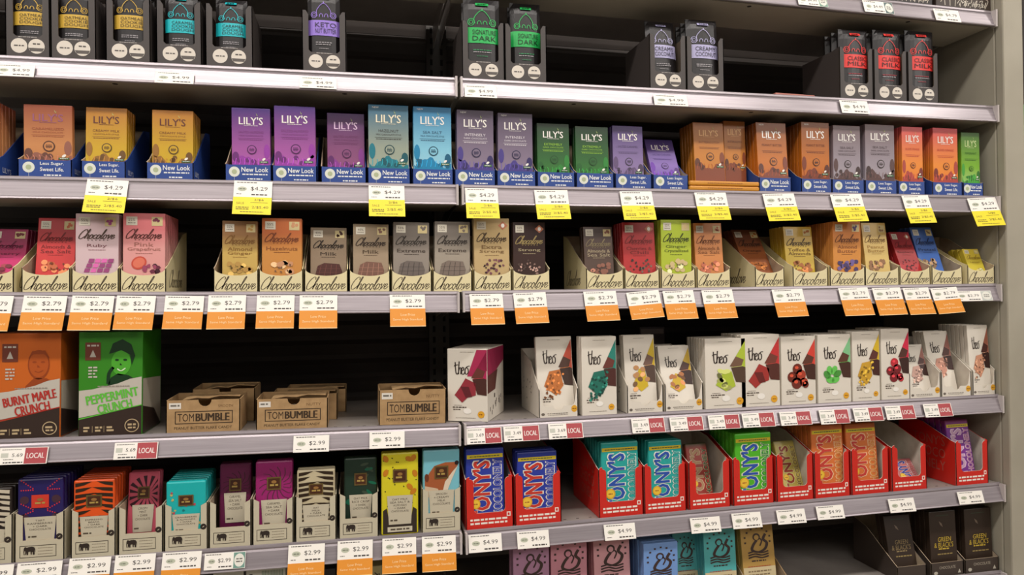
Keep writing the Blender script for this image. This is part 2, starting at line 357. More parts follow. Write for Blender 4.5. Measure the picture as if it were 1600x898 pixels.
_THEO = [[(.10, .98), (.12, .5), (.16, .1), (.26, .0), (.32, .12)], [(.0, .66), (.18, .74), (.34, .76)],
         [(.42, 1.04), (.38, .5), (.36, .0)], [(.38, .3), (.46, .52), (.56, .46), (.54, .0)],
         [(.60, .26), (.74, .34), (.78, .50), (.68, .56), (.60, .36), (.62, .08), (.74, .0), (.86, .14)],
         [(1.0, .56), (.89, .42), (.89, .12), (1.0, .0), (1.12, .14), (1.12, .42), (1.0, .56), (1.14, .66), (1.26, .66)]]
def theo_logo(mb, cx, cz, W, Hh, l):
    for st in _THEO: mb.stroke([(cx-W/2+p[0]*W/1.2, cz-Hh/2+p[1]*Hh) for p in st], W*.062, M((44, 30, 24)), l)
def theo_bar(w, H, st):
    wedge, choc, ing, kind, big = st
    mb = MB(); body(mb, w, H, .010, M((226, 219, 206), .45))
    mb.dashes(0, H*.955, w*.35, H*.006, M((150, 140, 128)), 2)
    Wg = M(wedge, .45); Ch = M(choc, .45); Ch2 = M(tuple(int(v*.72) for v in choc), .45); I = M(ing, .5); I2 = M(tuple(min(255, int(v*1.25+14)) for v in ing), .5); I3 = M(tuple(int(v*.65) for v in ing), .5)
    e = w/2-.0012
    mb.poly([(e, H*.96), (w*.22, H*.71), (w*.36, H*.56), (e, H*.55)], Wg, 2)
    mb.poly([(w*.25, H*.74), (w*.45, H*.69), (w*.37, H*.57), (w*.10, H*.60)], Ch, 3)
    mb.poly([(w*.13, H*.585), (w*.40, H*.60), (e, H*.58), (e, H*.36), (w*.25, H*.375)], Ch2, 4)
    mb.stroke([(w*.14, H*.585), (w*.42, H*.60)], w*.012, I2, 5, False)
    theo_logo(mb, -w*.14, H*.735, w*.38, H*.17, 3)
    n0 = len(mb.v)
    if kind == 'crumb':
        for i in range(44):
            a = random.random(); b = random.random(); mb.blob(w*(-.28+.42*a+.12*b), H*(.24+.26*b+.08*(a-.5)), w*.035, random.choice((I, I2, I3)), 5+i % 3, 5, .4)
        mb.poly([(-w*.12, H*.52), (w*.14, H*.54), (w*.2, H*.36), (w*.02, H*.25), (-w*.26, H*.36)], I, 4)
    elif kind == 'mint':
        for a, k in ((.2, 1), (1.2, .9), (2.2, 1), (3.1, 1.1), (4.2, 1), (5.3, 1)):
            mb.ell(-w*.04+w*.13*k*math.cos(a), H*.40+H*.07*k*math.sin(a), w*.11, H*.042, random.choice((I, I2, I3)), 5, 12, rot=a*.6+.4)
    elif kind == 'berry':
        for (a, b, r) in ((-.02, .50, .12), (-.15, .40, .12), (.06, .42, .13), (-.04, .32, .13), (.14, .33, .10), (.18, .30, .08)):
            mb.ell(w*a, H*b, w*r, w*r, random.choice((I, I3)), 5, 14); mb.ell(w*a-w*.02, H*b+w*.03, w*r*.4, w*r*.3, I2, 6, 8)
    elif kind == 'plain':
        mb.poly([(-w*.02, H*.56), (w*.2, H*.5), (w*.2, H*.36), (w*.02, H*.33), (-w*.1, H*.27), (-w*.26, H*.36), (-w*.13, H*.46)], I, 4)
        mb.poly([(-w*.13, H*.46), (w*.05, H*.46), (w*.12, H*.34), (-w*.02, H*.33)], I3, 5)
    else:
        mb.poly([(-w*.02, H*.52), (w*.14, H*.5), (w*.22, H*.32), (w*.02, H*.26), (-w*.2, H*.34)], M(wedge, .45), 4)
        for i in range(9): mb.ell(w*random.uniform(-.16, .2), H*random.uniform(.28, .54), w*.075, H*.027, random.choice((I, I2, I3)), 5+i % 2, 12, rot=random.uniform(-1, 1))
    mb.v[n0:] = [(min(w*.49, -w*.03+(x+w*.01)*1.16), y, H*.41+(z-H*.40)*1.16) for x, y, z in mb.v[n0:]]
    mb.dashes(-w*.24, H*.222, w*.2, H*.007, M((120, 110, 100)), 2)
    mb.dashes(-w*.2, H*.195, w*.34, H*.015, M((80, 66, 56)), 2); mb.dashes(-w*.26, H*.165, w*.2, H*.013, M((90, 76, 64)), 2)
    if big:
        mb.ell(w*.34, H*.10, w*.085, w*.085, M((226, 165, 40)), 3, 16); mb.dashes(w*.34, H*.10, w*.09, H*.009, M((130, 70, 20)), 4)
        mb.ell(0, H*.145, w*.10, w*.07, M((244, 240, 232)), 3, 16); mb.dashes(-w*.05, H*.05, w*.5, H*.007, M((150, 140, 128)), 2)
    return mb

def tony_bar(w, H, st):
    bg, top, f1, f2, out, band = st
    mb = MB(); body(mb, w, H, .014, MG(((0, bg), (.9, bg), (1, top)), H), bev=.0025)
    O = M(out)
    if band:
        mb.rect(-w/2+.002, w/2-.002, H*.875, H*.925, M((214, 190, 40)), 1); mb.dashes(0, H*.90, w*.8, H*.012, M((70, 90, 60)), 2)
    p = math.pi/2; tz = H*.46; tl = H*.80 if band else H*.9
    mb.text("TONY'S", -w*.10, tz, tl, w*.52, O, 2, off=.06, rot=p); mb.text("TONY'S", -w*.10, tz, tl*.965, w*.45, M(f1), 4, off=.03, rot=p)
    mb.text('CHOCOLONELY', w*.32, tz, tl, w*.25, O, 2, off=.05, rot=p); mb.text('CHOCOLONELY', w*.32, tz, tl*.98, w*.20, M(f2), 4, off=.015, rot=p)
    mb.ell(-w*.27, H*.30, w*.13, w*.13, M((222, 170, 40)), 5, 18); mb.ell(-w*.27, H*.30, w*.10, w*.10, M((238, 196, 60)), 6, 16); mb.dashes(-w*.27, H*.30, w*.11, H*.012, M((150, 60, 30)), 7)
    return mb

def eleph(mb, cx, cz, W, m, l):
    P = [(0, .3), (.02, .58), (.08, .72), (.18, .76), (.27, .68), (.45, .74), (.7, .76), (.88, .70), (.97, .55), (1.0, .25), (.985, .24), (.95, .42), (.93, .42), (.93, 0), (.78, 0), (.77, .24), (.70, .24), (.69, .02), (.60, .02), (.58, .30), (.40, .28), (.39, 0), (.27, 0), (.25, .26), (.22, .03), (.14, .03), (.15, .36), (.08, .38), (.06, .2), (.07, .08), (.12, .06), (.11, .02), (.02, .03)]
    mb.poly([(cx-W/2+x*W, cz-W*.35+y*W) for x, y in P], m, l)
def species_bar(w, H, st):
    kind, txt, lab = st
    base = {'navy': (38, 30, 92), 'tiger': (226, 86, 30), 'rays': (196, 84, 104), 'turq': (28, 178, 178), 'maroon': (96, 24, 66), 'magenta': (150, 36, 106), 'zebra': (196, 184, 152), 'leaf': (30, 52, 40), 'yellow': (214, 202, 40), 'fox': (120, 190, 205), 'black': (40, 32, 28)}[kind]
    mb = MB(); mb.box(-w/2, w/2, 0, .011, 0, H, M(base, .3), bev=.003)
    mm = lambda c: M(c, .3); b = w/2-.003
    rnd = random.Random(len(kind)*7+int(w*1e4))
    if kind == 'tiger' or kind == 'zebra' or kind == 'black':
        tk = 1.5
        dk = mm((48, 34, 22) if kind != 'black' else (200, 190, 170))
        for i in range(11):
            z = H*(.16+.075*i); d = H*.02*tk
            for sx in (-1, 1):
                L_ = w*rnd.uniform(.28, .52); mb.poly([(sx*b, z), (sx*(b-L_*.5), z+d*.6), (sx*(b-L_), z+d*2.2), (sx*(b-L_*.5), z+d*2.0), (sx*b, z+d*1.6)][::sx], dk, 2)
    elif kind == 'navy':
        for sx in (-1, 1):
            for z0, a in ((.88, -.02), (.86, .0), (.62, -.015), (.60, .01), (.42, -.02)):
                for i in range(6): mb.ell(sx*w*(.16+i*.05), H*(z0-i*a*sx*sx), w*.016, w*.018, mm((206, 50, 60)), 2, 8)
            mb.ell(sx*w*.34, H*.74, w*.10, H*.05, mm((70, 44, 58)), 2, 14); mb.ell(sx*w*.34, H*.52, w*.10, H*.05, mm((70, 44, 58)), 2, 14)
    elif kind in ('rays', 'magenta', 'maroon'):
        dk = mm((56, 24, 34) if kind != 'magenta' else (86, 44, 60)); cx, cz = (w*.1, H*.7)
        for i in range(15):
            a = 2*math.pi*i/15; r1 = w*(.62 if kind == 'rays' else .5); r0 = w*.16
            q = lambda r, aa: (max(-b, min(b, cx+r*math.cos(aa))), max(H*.03, min(H*.97, cz+r*math.sin(aa))))
            if kind == 'rays': mb.poly([q(r0, a), q(r1, a-.1), q(r1, a+.1)], dk, 2)
            else: mb.stroke([q(r0, a), q(r1*.7, a+.12), q(r1, a+.35)], w*.02, dk, 2)
    elif kind == 'turq':
        for i in range(26):
            x, z = rnd.uniform(-.42, .42)*w, H*rnd.uniform(.1, .96); mb.blob(x, z, w*.035, mm(rnd.choice(((190, 180, 110), (190, 70, 90), (20, 120, 124)))), 2, 7, .35)
    elif kind == 'yellow':
        for i in range(40): mb.ell(rnd.uniform(-.45, .45)*w, H*rnd.uniform(.3, .97), w*.022, H*.007, mm((40, 50, 20)), 2, 8, rot=rnd.uniform(0, 3))
        for x, z, rr in ((-.38, .93, .6), (.36, .93, -.6), (.40, .74, .3), (-.38, .76, -.3), (.36, .52, -.8), (.26, .58, .7), (.24, .92, 1.2)): mb.ell(x*w, z*H, w*.07, H*.045, mm((196, 124, 30)), 3, 12, rot=rr)
        mb.poly([(-b, H*.02), (b, H*.02), (b, H*.30), (w*.36, H*.33), (w*.3, H*.2), (-w*.3, H*.2), (-w*.36, H*.33), (-b, H*.30)], mm((52, 42, 36)), 2)
        mb.rect(-w*.33, w*.33, H*.04, H*.10, mm((206, 198, 176)), 3); mb.dashes(0, H*.07, w*.5, H*.02, mm((90, 80, 66)), 4)
    elif kind == 'fox':
        mb.poly([(-b, H*.64), (-w*.2, H*.80), (w*.1, H*.84), (w*.38, H*.84), (b, H*.80), (w*.3, H*.72), (w*.1, H*.6), (0, H*.42), (-b, H*.42)], mm((164, 90, 52)), 2)
        mb.poly([(w*.3, H*.72), (b, H*.79), (w*.3, H*.64), (w*.12, H*.44), (0, H*.42), (w*.1, H*.6)], mm((222, 206, 184)), 3)
        mb.ell(w*.42, H*.83, w*.06, H*.028, mm((40, 26, 24)), 4, 10); mb.ell(w*.1, H*.79, w*.04, H*.008, mm((60, 34, 24)), 4, 10); mb.ell(-w*.40, H*.66, w*.06, H*.05, mm((110, 56, 34)), 4, 10)
        mb.poly([(-b, H*.42), (0, H*.42), (-w*.1, H*.52), (-b, H*.56)], mm((206, 180, 150)), 4)
    elif kind == 'leaf':
        for i in range(12): mb.ell(rnd.uniform(-.4, .4)*w, H*rnd.uniform(.35, .92), w*.13, H*.02, mm(rnd.choice(((20, 100, 74), (16, 30, 24), (60, 76, 60)))), 2+i % 2, 12, rot=rnd.uniform(-.8, .8))
    # square crest
    cz = H*.72; mb.rect(-w*.19, w*.19, cz-H*.08, cz+H*.08, mm((206, 60, 44) if kind == 'navy' else (104, 84, 44)), 5)
    if kind != 'navy': mb.rect(-w*.155, w*.155, cz-H*.062, cz+H*.062, mm((72, 40, 24)), 6)
    mb.dashes(0, cz-H*.02, w*.22, H*.022, mm((176, 150, 80)), 7); mb.ell(0, cz+H*.02, w*.07, H*.02, mm((150, 110, 60)), 7, 12)
    # cream label
    L0, L1 = lab; mb.poly([(-w*.30, H*L0), (w*.30, H*L0), (w*.35, H*L1), (-w*.35, H*L1)], mm((196, 188, 166)), 5)
    hh = (L1-L0-.06)*H*.62; nl = len(txt)
    for i, t in enumerate(txt): mb.text(t, 0, H*L1-H*.035-(i+.3)*hh/nl*1.0, w*min(.54, .052*len(t)), hh/nl*.62, mm((66, 56, 46)), 6, off=-.006)
    mb.dashes(-w*.16, H*(L0+.05), w*.2, H*.02, mm((90, 80, 66)), 6)
    # soft paper wrap: creased top end
    ph = rnd.uniform(0, 6)
    mb.warp(lambda x, y, z: (x*(1+.012*math.sin(z/H*38+ph)), y, z))
    return mb

def ev_pouch(w, H, st):
    col, lines, tri = st
    mb = MB(); K = M((28, 25, 27), .38)
    n = 8
    # pillow-shaped pouch with flat seals
    def yy(x, z, sgn):
        u = 1-(2*x/w)**2; v = max(0, min(1, z/(H*.10)))*max(0, min(1, (H-z)/(H*.10)))
        return sgn*(.0015+.009*max(0, u)**.5*v)
    nz = 14; V = []; 
    for sgn in (-1, 1):
        for j in range(nz+1):
            for i in range(n+1): x = -w/2+w*i/n; z = H*j/nz; V.append((x, yy(x, z, sgn)+.010, z))
    Fs = []; o = (n+1)*(nz+1)
    for j in range(nz):
        for i in range(n):
            a = j*(n+1)+i; Fs.append((a, a+1, a+n+2, a+n+1)); Fs.append((o+a+n+1, o+a+n+2, o+a+1, o+a))
    for j in range(nz):
        a = j*(n+1); Fs.append((a, a+n+1, o+a+n+1, o+a)); a += n; Fs.append((o+a, o+a+n+1, a+n+1, a))
    for i in range(n): Fs.append((i, o+i, o+i+1, i+1)); a = nz*(n+1)+i; Fs.append((a, a+1, o+a+1, o+a))
    mb.add(V, Fs, K)
    d = MB(); m = M(col, .4); b = w*.49
    d.rect(-b, b, H*.445, H*.635, m, 2, nx=12, nz=2)
    z = H*.52; dk = M(tuple(int(v*.28) for v in col), .4); k = len(lines); hh = H*.15/k
    for i, t in enumerate(lines): d.text(t, w*.06, H*.607-hh*(i+.4), w*.66, hh*.78, dk, 4)
    W_ = M((150, 146, 150), .4)
    d.dashes(0, H*.36, w*.5, H*.012, M(tri) if tri else W_, 3); d.dashes(0, H*.335, w*.5, H*.012, W_, 3); d.dashes(0, H*.285, w*.3, H*.008, M(tri) if tri else W_, 3)
    # line-drawn hat emblem
    n1 = len(d.v)
    d.stroke([(-w*.20, H*.60), (-w*.22, H*.66), (-w*.10, H*.725), (0, H*.745), (w*.10, H*.725), (w*.22, H*.66), (w*.20, H*.60)], w*.018, m, 3)
    d.stroke([(0, H*.745), (0, H*.765)], w*.03, m, 3, False)
    for sx in (-1, 1):
        d.stroke([(sx*w*.3+w*.085*math.cos(a), H*.615+w*.085*math.sin(a)) for a in [i*math.pi/6 for i in range(13)]], w*.018, m, 3)
        d.stroke([(sx*w*.3+w*.045*math.cos(a), H*.615+w*.045*math.sin(a)) for a in [i*math.pi/4 for i in range(9)]], w*.014, m, 3)
        d.stroke([(sx*w*.08+w*.055*math.cos(a), H*.59+H*.04*math.sin(a)) for a in [i*math.pi/6 for i in range(7)]], w*.018, m, 3)
    d.v[n1:] = [(x, y, H*.655+(z-H*.575)*1.1) for x, y, z in d.v[n1:]]
    d.rect(-w*.18, w*.18, H*.905, H*.94, m, 3, nx=4); d.dashes(0, H*.922, w*.25, H*.012, dk, 5)
    d.warp(lambda x, y, z: (x, yy(x, z, -1)+.010+y*2.2, z))
    for i, mt in enumerate(d.mats): mb.mi(mt)
    base = len(mb.v); mb.v += d.v
    for f, mi in zip(d.f, d.m): mb.f.append(tuple(base+q for q in f)); mb.m.append(mb.mi(d.mats[mi]))
    return mb

def siren_bar(w, H, st):
    col, leg = st
    mb = MB(); body(mb, w, H, .012, M(col, .45)); E = M((62, 44, 40)); n0 = len(mb.v)
    for i in range(9):
        a = math.pi*(1.08-.145*i) if True else 0; x = w*.30*math.cos(a); z = H*.78+H*.14*math.sin(a)
        mb.poly([(x-w*.022, z-H*.009), (x+w*.022, z-H*.009), (x+w*.022, z+H*.012), (x-w*.022, z+H*.012)], E, 2)
    mb.ell(-w*.02, H*.81, w*.09, H*.045, E, 2, 16); mb.ell(-w*.02, H*.805, w*.055, H*.03, M(col, .45), 3, 14)
    mb.stroke([(-w*.02, H*.77), (-w*.1, H*.72), (-w*.14, H*.66), (0, H*.63), (w*.16, H*.66), (w*.22, H*.73), (w*.14, H*.78), (w*.2, H*.84)], w*.06, E, 2)
    mb.stroke([(w*.05, H*.70), (w*.10, H*.76), (w*.04, H*.80)], w*.03, E, 2)
    for i in range(3): mb.stroke([(-w*.24, H*(.625-i*.03)), (-w*.08, H*(.64-i*.03)), (w*.08, H*(.62-i*.03)), (w*.24, H*(.635-i*.03))], w*.045, E, 3)
    mb.v[n0:] = [(x*1.3, y, H*.74+(z-H*.765)*1.22) for x, y, z in mb.v[n0:]]
    mb.dashes(0, H*.45, w*.44, H*.02, E, 2)
    if leg: mb.rect(-w*.49, w*.49, H*.02, H*.36, M((206, 190, 150)), 2); mb.dashes(0, H*.37, w*.7, H*.012, M((170, 80, 50)), 3); [mb.dashes(0, H*(.30-.05*i), w*.7, H*.02, M((130, 110, 80)), 3, seed=i) for i in range(4)]
    return mb

def green_bar(w, H, st):
    mb = MB(); body(mb, w, H, .012, M((54, 42, 34), .35)); Y = M((196, 168, 60)) if st else M((150, 130, 90))
    mb.dashes(0, H*.93, w*.5, H*.01, M((60, 80, 60)), 2)
    mb.poly([(-w*.14, H*.84), (-w*.04, H*.80), (-w*.0, H*.74), (-w*.1, H*.78)], M((120, 105, 90)), 2)
    mb.text('GREEN', w*.04, H*.54, w*.5, H*.075, Y, 2, italic=.1); mb.text('& BLACK\'S', w*.0, H*.45, w*.72, H*.085, Y, 2, italic=.1)
    mb.dashes(w*.02, H*.385, w*.44, H*.02, Y, 2); mb.dashes(w*.05, H*.30, w*.6, H*.02, M((150, 130, 80)), 2)
    return mb

BUILD = {'lily': lily_bar, 'choc': choc_bar, 'theo': theo_bar, 'tony': tony_bar, 'spec': species_bar, 'ev': ev_pouch, 'siren': siren_bar, 'green': green_bar}
THICK = {'lily': .0125, 'choc': .0135, 'theo': .0115, 'tony': .016, 'spec': .014, 'ev': .022, 'siren': .0135, 'green': .0135}
BNAME = {'ev': 'snack_pouch'}

# ================================================================== DISPLAY TRAYS
T_ = .0016
def panels(root, w, d, front, side, backh, outer, inner, base=True, printer=None, sideprint=None, fb=None):
    """front outline in x,z; side outline in y,z; parts of one folded tray"""
    f = MB(); f.plate_xz(front, 0, T_, outer, inner)
    if printer: printer(f)
    f.build('front_panel', root)
    for sx in (-1, 1):
        m = MB(); x0 = -w/2 if sx < 0 else w/2-T_
        m.plate_yz(side, x0, T_, outer if sx < 0 else inner, inner if sx < 0 else outer)
        if sideprint:
            q = MB(); sideprint(q)
            if sx > 0: vs = [(w/2+.00025, x, z) for x, y, z in q.v]; fs = q.f
            else: vs = [(-w/2-.00025, d-x, z) for x, y, z in q.v]; fs = q.f
            base_i = len(m.v); m.v += vs
            for ff, mi in zip(fs, q.m): m.f.append(tuple(base_i+k for k in ff)); m.m.append(m.mi(q.mats[mi]))
        m.build('side_panel', root)
    b = MB(); b.box(-w/2+T_, w/2-T_, d-T_, d, 0, backh, inner); b.build('back_panel', root)
    b = MB(); b.box(-w/2+T_, w/2-T_, T_, d-T_, 0, T_, inner); b.build('base_panel', root)

def tray_lily(root, w, d, v):
    Bl = M((44, 74, 146), .45); hf = .031; Wt = M((236, 238, 236))
    def pr(f):
        f.ell(-w*.30, hf*.56, .0092, .0092, M((222, 226, 214)), 1, 18); f.ell(-w*.30, hf*.56, .0045, .0045, M((176, 186, 150)), 2, 10); f.rect(-w*.302, -w*.296, 0.001, hf*.28, M((200, 206, 200)), 1)
        if v == 'new': f.text('New Look', w*.14, hf*.70, w*.58, .0088, Wt, 1, off=.012); f.dashes(w*.14, hf*.42, w*.54, .0022, Wt, 1); f.dashes(w*.14, hf*.16, w*.32, .0022, Wt, 1)
        else: f.text('Less Sugar.', w*.13, hf*.76, w*.44, .0066, Wt, 1, off=.012); f.text('Sweet Life.', w*.13, hf*.46, w*.44, .0066, Wt, 1, off=.012); f.dashes(w*.14, hf*.14, w*.32, .0022, Wt, 1)
    panels(root, w, d, [(-w/2, 0), (w/2, 0), (w/2, hf), (w*.42, hf-.001), (-w*.42, hf-.001), (-w/2, hf)], [(0, 0), (d, 0), (d, .115), (d*.75, .108), (d*.12, hf+.008), (0, hf)], .115, Bl, INNER, printer=pr,
           sideprint=lambda q: q.text("LILY'S", .028, .014, .03, .009, Wt, 0))
def tray_choc(root, w, d, v):
    Cr = M((226, 214, 170), .55); Ik = M((84, 72, 56)); hc = .043
    fr = [(-w/2, 0), (w/2, 0), (w/2, hc)]+[(w*.5*math.cos(a)*.97, hc-.0005-.0125*math.sin(a)) for a in [math.pi*i/12 for i in range(1, 12)]]+[(-w/2, hc)]
    def pr(f):
        script_word(f, 0, .0165, w*.90, .0215, Ik, 1, .0013)
        for i in range(5): f.rect(-w*.22+i*w*.11, -w*.22+i*w*.11+.0022, .0035, .0052, Ik, 1)
    def sp(q): script_word(q, d*.45, .025, d*.62, .030, Ik, 0, .0019)
    panels(root, w, d, fr, [(0, 0), (d, 0), (d, .118), (d*.82, .112), (d*.45, .078), (d*.12, .050), (0, hc)], .118, Cr, INNER, printer=pr, sideprint=sp)
def tray_ev(root, w, d, v):
    H = v or .112; K = M((66, 60, 58), .5); z0 = .036; e = .0115
    fr = [(-w/2, 0), (w/2, 0), (w/2, H), (w/2-e*.6, H), (w/2-e, H*.93), (w/2-e, z0+.004), (w/2-e-.004, z0), (-w/2+e+.004, z0), (-w/2+e, z0+.004), (-w/2+e, H*.93), (-w/2+e*.6, H), (-w/2, H)]
    def pr(f):
        for sx in (-1, 1): f.ell(sx*w*.195, .0195, .0125, .0125, M((216, 208, 196)), 1, 22)
        f.dashes(-w*.195, .0195, .015, .0022, M((90, 84, 80)), 2); f.dashes(w*.195, .0235, .011, .0024, M((80, 74, 70)), 2)
        f.poly([(w*.195-.0118, .0165), (w*.195+.0118, .0165), (w*.195+.009, .011), (w*.195-.009, .011)], M((90, 84, 80)), 2)
        f.dashes(0, .0345, .028, .0013, M((170, 164, 160)), 2)
    panels(root, w, d, fr, [(0, 0), (d, 0), (d, H*1.0), (d*.2, H*.98), (0, H)], H*1.0, K, M((92, 80, 68), .7), printer=pr)
def tray_theo(root, w, d, v):
    Wt = M((226, 219, 206), .45); h = .022 if v is None else v
    fr = [(-w/2, 0), (w/2, 0), (w/2, h+.034), (w*.46, h+.028), (w*.40, h+.004), (w*.34, h), (w*.14, h), (w*.09, h-.006), (0, h-.0085), (-w*.09, h-.006), (-w*.14, h), (-w*.34, h), (-w*.40, h+.004), (-w*.46, h+.028), (-w/2, h+.034)]
    def pr(f):
        f.ell(w*.40, .0155, .0062, .0068, M((222, 164, 44)), 1, 18); f.dashes(w*.40, .0155, .008, .0016, M((130, 74, 24)), 2)
        f.ell(-w*.40, .0065, .0036, .0028, M((110, 100, 90)), 1, 12); f.dashes(-w*.02, .0075, w*.54, .0015, M((130, 120, 108)), 1); f.dashes(-w*.02, .0045, w*.5, .0012, M((150, 140, 128)), 1)
    panels(root, w, d, fr, [(0, 0), (d, 0), (d, .125), (d*.45, .105), (0, h+.034)], .125, Wt, INNERW, printer=pr,
           sideprint=lambda q: [q.blob(.012+.1*random.random(), .01+.07*random.random(), .0022, M((70, 56, 46)), 0, 6, .5) for i in range(10)])
def tray_tony(root, w, d, v):
    Rd = M((206, 42, 32), .4); H = .100; z0 = .030; e = w*.17; Wt = M((240, 232, 222))
    arc = lambda cx, cz, r, a0, a1: [(cx+r*math.cos(a0+(a1-a0)*i/5), cz+r*math.sin(a0+(a1-a0)*i/5)) for i in range(6)]
    r = .008
    fr = [(-w/2, 0), (w/2, 0), (w/2, H-.004)]+arc(w/2-r, H-r, r, .3, math.pi/2)+arc(w/2-e+r, H-r-.004, r, math.pi/2, math.pi)+arc(w/2-e-r, z0+r, r, 0, -math.pi/2)+arc(-w/2+e+r, z0+r, r, -math.pi/2, -math.pi)+arc(-w/2+e-r, H-r-.004, r, 0, math.pi/2)+arc(-w/2+r, H-r, r, math.pi/2, math.pi-.3)+[(-w/2, H-.004)]
    def pr(f):
        f.dashes(-w*.02, .0175, w*.78, .0036, Wt, 1, 1); f.dashes(-w*.02, .0105, w*.78, .0036, Wt, 1, 2)
        f.rect(w*.36, w*.44, .0205, .029, Wt, 1); f.rect(w*.38, w*.42, .0225, .027, Rd, 2)
    def sp(q):
        for i in range(3): q.text(("TONY'S", 'CHOCO', 'LONELY')[i], d*.55, .092-.028*i, .095, .022, M((186, 96, 84)), 0)
    panels(root, w, d, fr, [(0, 0), (d, 0), (d, .135), (d*.55, .128), (d*.06, H-.002), (0, H-.004)], .135, Rd, INNERW, printer=pr, sideprint=sp)
def tray_spec(root, w, d, v):
    Cr = M((196, 188, 164), .6); H = .083; z0 = .036; e = w*.16; Bk = M((44, 34, 28))
    fr = [(-w/2, 0), (w/2, 0), (w/2, H), (w/2-e, H-.006), (w/2-e, z0), (-w/2+e, z0), (-w/2+e, H-.006), (-w/2, H)]
    def pr(f):
        f.frame(-w*.40, w*.34, .0075, .0275, .0009, Bk, 1); eleph(f, -w*.20, .0185, w*.24, Bk, 2)
        for i in range(3): f.dashes(w*.12, .0225-i*.005, w*.30, .0008, M((120, 108, 90)), 1, i)
        f.ell(w*.40, z0+.004, .0052, .0052, Bk, 1, 14); f.stroke([(w*.38, z0+.003), (w*.42, z0+.005)], .0012, Cr, 2, False)
    panels(root, w, d, fr, [(0, 0), (d, 0), (d, H*1.05), (0, H)], H*1.05, Cr, INNER, printer=pr)
def tray_green(root, w, d, v):
    K = M((66, 56, 50), .5); hf = .030
    def pr(f):
        if v != 'plain': f.text('CHOCOLATE', 0, hf*.62, w*.5, .006, M((176, 166, 150)), 1); f.ell(-w*.36, hf*.25, .005, .004, M((190, 184, 170)), 1, 12); f.poly([(w*.32, .004), (w*.42, .004), (w*.37, .013)], M((190, 184, 170)), 1)
    panels(root, w, d, [(-w/2, 0), (w/2, 0), (w/2, hf), (-w/2, hf)], [(0, 0), (d, 0), (d, .10), (d*.7, .09), (d*.1, hf+.008), (0, hf)], .10, K, INNER, printer=pr)
def tray_siren(root, w, d, v):
    hf = .03; panels(root, w, d, [(-w/2, 0), (w/2, 0), (w/2, hf), (-w/2, hf)], [(0, 0), (d, 0), (d, .11), (d*.8, .10), (0, hf)], .11, KRAFT, INNER)
TRAY = {'lily': tray_lily, 'choc': tray_choc, 'ev': tray_ev, 'theo': tray_theo, 'tony': tray_tony, 'spec': tray_spec, 'green': tray_green, 'siren': tray_siren}
TDEPTH = {'lily': .15, 'choc': .155, 'ev': .13, 'theo': .15, 'tony': .17, 'spec': .15, 'green': .14, 'siren': .16}
TWORD = {'lily': 'blue display tray', 'choc': 'script-lettered cream tray', 'ev': 'black window carton with seals', 'theo': 'white display tray', 'tony': 'red display tray', 'spec': 'elephant-printed cream tray', 'green': 'dark brown display tray', 'siren': 'kraft cardboard tray'}
BWORD = {'lily': 'chocolate bar', 'choc': 'chocolate bar', 'ev': 'black pouch', 'theo': 'carton', 'tony': 'large chocolate bar', 'spec': 'wrapped chocolate bar', 'green': 'dark chocolate bar', 'siren': 'tall chocolate bar'}
ORD = ['', 'second', 'third', 'fourth', 'fifth', 'sixth', 'seventh', 'eighth', 'ninth', 'tenth', 'eleventh', 'twelfth', 'thirteenth', 'fourteenth']
ITEMS = []                                                     # (shelf, X, key) for naming the price tags
LOG = []
